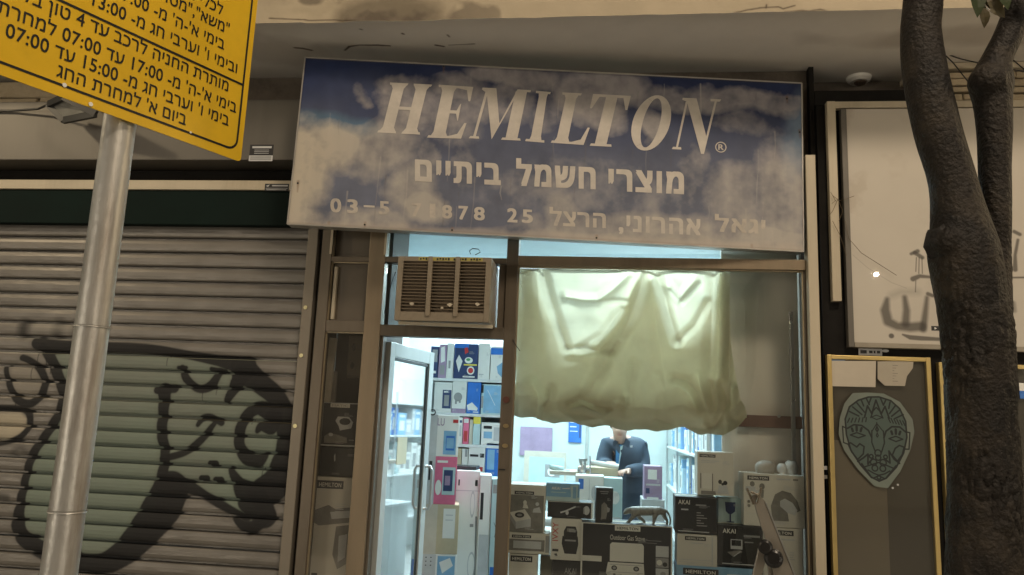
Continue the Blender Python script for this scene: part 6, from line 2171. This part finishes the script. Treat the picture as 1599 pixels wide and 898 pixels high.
rp = rrect(0, 0, YW, YH, 0.012)
fr_ = [YF.pt(x / YW, y / YH, 0) for x, y in rp]
bk2 = [p - yN * 0.003 for p in fr_]
yb2.poly(fr_)
yb2.poly(list(reversed(bk2)))
for k in range(len(fr_)):
    yb2.poly([fr_[k], bk2[k], bk2[(k + 1) % len(fr_)], fr_[(k + 1) % len(fr_)]])
M_YEL = mat('yellow_sign_sheet', (0.74, 0.46, 0.014), 0.32, var=0.07, scale=5, coat=0.25, bump=0.04, bscale=10, dirt=0.18, dcol=(0.42, 0.27, 0.02), dscale=9)
ysn = yb2.build('parking_sign', M_YEL, at=yO + Vector((0, 0, zB)))
tag(ysn, 'yellow parking sign with black Hebrew rules at the top left', 'sign')
M_INK = mat('sign_black_ink', (0.012, 0.011, 0.010), 0.4, var=0.05)
bd = MB()
inset = 0.045
in_r = ys_(386.5, 131)[0] - ys_(378.8, 131)[0]
in_b = ys_(0, 99)[1] - zB
o1 = rrect(inset, inset, YW - in_r, YH - in_b, 0.035)
o2 = rrect(inset + .0065, inset + .0065, YW - in_r - .0065, YH - in_b - .0065, 0.029)
for k in range(len(o1)):
    k2 = (k + 1) % len(o1)
    bd.poly([YF.pt(a / YW, b / YH, 0.001) for a, b in (o1[k], o1[k2], o2[k2], o2[k])])
zd = ys_(370, 127)[1]
dv = (zT - zd)
bd.poly([YF.pt(a / YW, b / YH, 0.0014) for a, b in ((inset, dv), (YW - in_r - .003, dv), (YW - in_r - .003, dv + .0065), (inset, dv + .0065))])
bd.build('border_line', M_INK, parent=ysn)


def zo(x, y):
    return (x * .3118, y * .3118)


u6r, z6 = ys_(*zo(1142, 633))
u6l, _ = ys_(*zo(24, 178))
body6 = heb("בימי ו' וערבי חג מ- 15:00 עד 07:00")
v6, _f = text2d(body6, 0.010)
sx_ = (u6r - u6l) / v6[:, 0].max()
cap = ys_(*zo(1128, 588))[1] - ys_(*zo(1140, 633))[1]
vc, _f = text2d('ב', 0.012)
sy_ = 0.030 / vc[:, 1].max()
print('yellow sign', YW, zB, in_r, in_b, 'cap', cap, 'scale', sx_, sy_)
for body, rx, ry in (("ביום א' למחרת החג", 928, 630), ("בימי ו' וערבי חג מ- 15:00 עד 07:00", 1142, 633), ("בימי א'-ה' מ- 17:00 עד 07:00 למחרת", 1180, 568), ("מותרת החניה לרכב עד 4 טון בלבד", 1140, 464),
                     ("ובימי ו' וערבי חג מ- 13:00 עד 17:00", 1184, 370), ("בימי א'-ה' מ- 07:00 עד 17:00", 1120, 252), ('"משא","מסחרי"', 1145, 172), ("לכלי רכב", 1112, 78)):
    u1, z1 = ys_(*zo(rx, ry))
    v, f = text2d(heb(body), 0.010)
    # baseline: drop the descender share
    tm = MB()
    m_x = v[:, 0].max()
    zero = 0.0
    if any(c_ in body for c_ in 'ןףץךק'):
        zero = 0.19
    if ',' in body:
        zero = 0.15
    tm.add([yO + yU * (u1 - (m_x - x) * sx_) + Vector((0, 0, z1 + (y - zero) * sy_)) + yN * (0.0012 + .00006 * k_) for x, y, k_ in v], f)
    tm.build('lettering', M_INK, parent=ysn)
for px, py in ((100, 133), (141, 163), (297, 207)):
    u1, z1 = ys_(px, py)
    MB().disc(yO + yU * u1 + Vector((0, 0, z1)), 0.0055 if px < 200 else 0.003, yN, 0.003, 10).build('rivet', W_, parent=ysn)
for dz_ in (0.12, 0.8):
    MB().tube([(pol.x, pol.y, zB + dz_), (pol.x, pol.y, zB + dz_ + 0.03)], 0.0440, 24).build('clamp_band', M_STEEL, parent=ysn)

# ================================================================== TREE
YT = -2.2


def tp(px, py, w_, dy=0.0):
    p = P(px, py, YT + dy)
    th = math.atan2(abs(px - 799.5), F_PX)
    return (p, w_ / 2 / F_PX * (YT + dy + 4.8) / 0.985 * math.cos(th))


trunk_l = [tp(1447, -260, 60), tp(1445, -120, 62), tp(1441, 0, 66), tp(1438, 50, 66), tp(1445, 120, 72), tp(1463, 200, 77), tp(1487, 280, 76), tp(1499, 345, 92), tp(1506, 400, 112), tp(1517, 470, 112), tp(1526, 530, 112), tp(1531, 630, 108), tp(1535, 720, 108), tp(1537, 820, 112), tp(1538, 900, 116)]
pe, re_ = trunk_l[-1]
trunk_l += [(Vector((pe.x + .01, YT, 0.7)), re_ * 1.08), (Vector((pe.x + .01, YT, 0.2)), re_ * 1.25), (Vector((pe.x, YT, -0.02)), re_ * 1.6)]
trunk_r = [tp(1690, -260, 46, .05), tp(1640, -110, 48, .05), tp(1606, -20, 50, .05), tp(1590, 15, 50, .05), tp(1572, 60, 50, .05), tp(1556, 95, 54, .05), tp(1548, 128, 74, .05), tp(1550, 160, 62, .05), tp(1553, 200, 56, .05), tp(1553, 280, 52, .06), tp(1556, 340, 46, .06), tp(1557, 400, 44, .07), tp(1556, 460, 48, .05), tp(1545, 520, 70, .02)]
balls = []


def fill_balls(ch_l, step=0.010):
    for (a, ra), (b, rb) in zip(ch_l[:-1], ch_l[1:]):
        n_ = max(1, int((b - a).length / step))
        for k in range(n_):
            t = k / n_
            balls.append((a.lerp(b, t), ra + (rb - ra) * t))


def smooth_chain(chn, n=5):
    out = []
    for i in range(len(chn) - 1):
        p0, p1, p2, p3 = chn[max(i - 1, 0)], chn[i], chn[i + 1], chn[min(i + 2, len(chn) - 1)]
        for k in range(n):
            t = k / n
            f_0 = lambda a, b, c, d: 0.5 * ((2 * b) + (c - a) * t + (2 * a - 5 * b + 4 * c - d) * t * t + (3 * b - a - 3 * c + d) * t ** 3)
            out.append((f_0(p0[0], p1[0], p2[0], p3[0]), f_0(p0[1], p1[1], p2[1], p3[1])))
    out.append(chn[-1])
    return out


tb = MB()
for chn in (smooth_chain(trunk_l), smooth_chain(trunk_r)):
    tb.tube([c[0] for c in chn], [c[1] for c in chn], 40)
# swollen knots and a sawn stub
for px, py, r1, dy, px2, py2 in ((1484, 380, .052, -.045, 1474, 372), (1545, 128, .066, 0.03, 1536, 126), (1500, 350, .08, 0, 1503, 362), (1520, 345, .05, -.02, 1524, 355)):
    a, b = P(px, py, YT + dy), P(px2, py2, YT + dy - 0.012)
    d = (b - a).normalized() * r1
    tb.tube([a - d * .9, a - d * .6, a, a + d * .6, a + d * .9, a + d], [r1 * .4, r1 * .8, r1, r1 * .85, r1 * .5, r1 * .2], 20)
tr0 = tb.build('trunk', M_BLK)
rm_ = tr0.modifiers.new('remesh', 'REMESH')
rm_.mode = 'VOXEL'
rm_.voxel_size = 0.0065
sm_ = tr0.modifiers.new('smooth', 'SMOOTH')
sm_.iterations = 6
dg = bpy.context.evaluated_depsgraph_get()
me = bpy.data.meshes.new_from_object(tr0.evaluated_get(dg))
bpy.data.objects.remove(tr0)
base_ = Vector((pe.x, YT, 0))
nv = len(me.vertices)
cov = [v.co.copy() for v in me.vertices]
nrm = [v.normal.copy() for v in me.vertices]
for i in range(nv):
    c, n_ = cov[i], nrm[i]
    rough = min(1, max(0, (2.35 - c.z) / 0.45)) * 0.93 + 0.07
    big0 = noise.noise(Vector((c.x * 15, c.y * 15, c.z * 9)))
    f1 = noise.fractal(Vector((c.x * 30, c.y * 26, c.z * 9)), 0.9, 2.1, 4)
    vor = noise.voronoi(Vector((c.x * 40 + big0 * 2, c.y * 40, c.z * 11 + big0)))[0]
    crack = max(0, 0.16 - (vor[1] - vor[0])) / 0.16
    big = noise.noise(Vector((c.x * 7, c.y * 7, c.z * 5)))
    me.vertices[i].co = c + n_ * (0.0055 * f1 * rough - 0.011 * crack * rough * min(1, max(0, 0.5 + 2 * big)) + 0.004 * big) - base_
me.polygons.foreach_set('use_smooth', [True] * len(me.polygons))
me.update()
M_BARK = mat('wet_dark_bark', (0.015, 0.0115, 0.0085), 0.58, var=0.7, scale=9, bump=1.0, bscale=75, dirt=0.55, dcol=(0.065, 0.050, 0.032), dscale=7, spec=0.32)
me.materials.clear()
me.materials.append(M_BARK)
tree = empty('street_tree', base_)
tag(tree, 'dark wet forked street tree in front of the right hand panels', 'tree')
to = bpy.data.objects.new('trunk', me)
COL.objects.link(to)
to.parent = tree
WLOC[to.name] = base_
kn = MB()
ck = P(1484, 376, YT - 0.052)
kn.tube([ck + Vector((0.0, 0.05, 0)), ck + Vector((-0.004, 0, 0)), ck + Vector((-0.006, -0.016, 0)), ck + Vector((-0.006, -0.018, 0)), ck + Vector((-0.006, -0.004, 0))], [0.062, 0.052, 0.044, 0.032, 0.020], 26)
for vv in kn.v:
    vv += Vector((noise.noise(vv * 40), noise.noise(vv * 37 + Vector((3, 1, 2))), noise.noise(vv * 43 + Vector((5, 5, 5))))) * 0.016
kn.build('knot', mat('shaded_knot_wood', (0.008, 0.006, 0.005), 0.7, var=0.3, bump=0.8, bscale=80), parent=tree, smooth=True)  # shading on the burl put into a darker wood colour
# leaves hanging into the top of the picture
M_LEAF = mat('olive_leaf', (0.055, 0.075, 0.030), 0.4, var=0.25, trans=0.25)
M_LEAF2 = mat('brown_olive_leaf', (0.11, 0.09, 0.045), 0.45, var=0.25, trans=0.25)


def leaf(p, ln, wd, ang, tilt, m, base=Vector((0, 0, 0))):
    b = MB()
    d = Vector((math.sin(ang), tilt, -math.cos(ang))).normalized()
    s_ = d.cross(Vector((0, 1, 0.2))).normalized()
    nn = d.cross(s_)
    prof_ = [(0, .06), (.15, .55), (.35, .95), (.55, 1), (.75, .72), (.9, .32), (1, .02)]
    L_, R_, M_ = [], [], []
    for t, w_ in prof_:
        c = p + d * ln * t + nn * 0.012 * math.sin(t * 3)
        M_.append(c)
        L_.append(c - s_ * w_ * wd / 2 + nn * 0.006 * w_)
        R_.append(c + s_ * w_ * wd / 2 + nn * 0.006 * w_)
    for k in range(len(prof_) - 1):
        b.poly([L_[k], M_[k], M_[k + 1], L_[k + 1]])
        b.poly([M_[k], R_[k], R_[k + 1], M_[k + 1]])
    return b.build('leaf', m, parent=tree, smooth=True)


tw = MB()
tw.tube([P(1640, -150, YT), P(1590, -70, YT - .05), P(1556, -30, YT - .06), P(1520, -22, YT - .06)], [.010, .007, .005, .003], 8)
tw.tube([P(1577, -50, YT - .05), P(1566, 0, YT - .05), P(1563, 14, YT - .05)], [.006, .005, .004], 8)
tw.build('twig', M_BARK, parent=tree, smooth=True)
for px, py, ln, wd, an, ti, m in ((1522, -26, .135, .052, -.05, -.1, M_LEAF), (1540, -12, .10, .045, .45, .1, M_LEAF2), (1548, -30, .11, .05, -.3, .2, M_LEAF), (1536, 4, .085, .04, .9, .1, M_LEAF2), (1556, -20, .10, .046, .2, -.2, M_LEAF), (1500, -30, .07, .04, -.8, .1, M_LEAF),
                                  (1532, 10, .075, .032, .15, .2, M_LEAF2), (1580, -40, .09, .045, -.2, .1, M_LEAF), (1610, -60, .11, .05, .1, .1, M_LEAF), (1510, -60, .12, .05, -.2, 0, M_LEAF), (1560, -80, .12, .05, .2, 0, M_LEAF)):
    leaf(P(px, py, YT - .06), ln, wd, an, ti, m)
cbs = MB()
for pts in ([(1470, 82), (1500, 92), (1530, 99), (1600, 112)], [(1470, 80), (1490, 100), (1512, 128), (1530, 150)], [(1580, 92), (1599, 108), (1640, 120)]):
    cbs.tube([P(*p, -0.06) for p in pts], 0.004, 6)
o = cbs.build('wall_cable', M_BLK, at=P(1500, 95, -0.06))
tag(o, 'thin black cables strung over the rubble strip behind the tree fork', 'cable')

# ------------------------------------------------ third level: pieces that belong to a part of their thing
bpy.context.view_layer.update()
NEST = {'glass_door': {'handle': 'stile', 'key_slot': 'stile', 'door_ring': 'stile', 'gasket': 'pane', 'paper_note': 'pane'},
        'air_conditioner': {'paint_flake': 'front_frame', 'divider': 'front_frame', 'louvre': 'coil_screen', 'warning_strip': 'front_frame'},
        'roller_shutter': {'screw': 'guide_rail'}, 'storefront': {'lock_cylinder': 'frame_post', 'bolt': 'frame_post', 'trim_stop': 'frame_post'},
        'person': {'collar': 'jacket', 'chest_badge': 'jacket', 'eye': 'body', 'mouth': 'body', 'hair': 'body'},
        'metal_stand': {'bright_edge': 'upper_arm', 'clamp_jaw': 'upper_arm', 'knob': 'upper_arm'}, 'hanging_cloth': {'lining': 'sheet', 'hem': 'sheet'},
        'poster_case': {'paper_note': 'pane', 'paper_mask': 'pane', 'blue_tape': 'pane', 'faint_writing': 'pane', 'paint_spot': 'pane', 'sticker': 'pane', 'lower_reflection': 'back_panel'},
        'blank_billboard': {'sticker': 'face'}, 'street_tree': {'leaf': 'twig', 'knot': 'trunk'}, 'ceiling_fitting': {'lens': 'ring'}, 'display_board': {'peg': 'brown_rail'},
        'ceiling_light': {'tube': 'fixture'}, 'floodlight': {'lens': 'housing'}}
base_name = lambda o: o.name.split('.')[0]
for root in [o for o in bpy.data.objects if o.parent is None and base_name(o) in NEST]:
    rule = NEST[base_name(root)]
    parts = kids(root)
    for o in parts:
        want = rule.get(base_name(o))
        if want:
            cand = [q_ for q_ in parts if base_name(q_) == want]
            if cand:
                def centre(ob):
                    b_ = [ob.matrix_world @ Vector(c_) for c_ in ob.bound_box]
                    return sum(b_, Vector()) / 8
                tgt = min(cand, key=lambda q_: (centre(q_).x - centre(o).x) ** 2 + (centre(q_).y - centre(o).y) ** 2)
                mw = o.matrix_world.copy()
                o.parent = tgt
                o.matrix_parent_inverse = Matrix.Identity(4)
                o.matrix_basis = tgt.matrix_world.inverted() @ mw
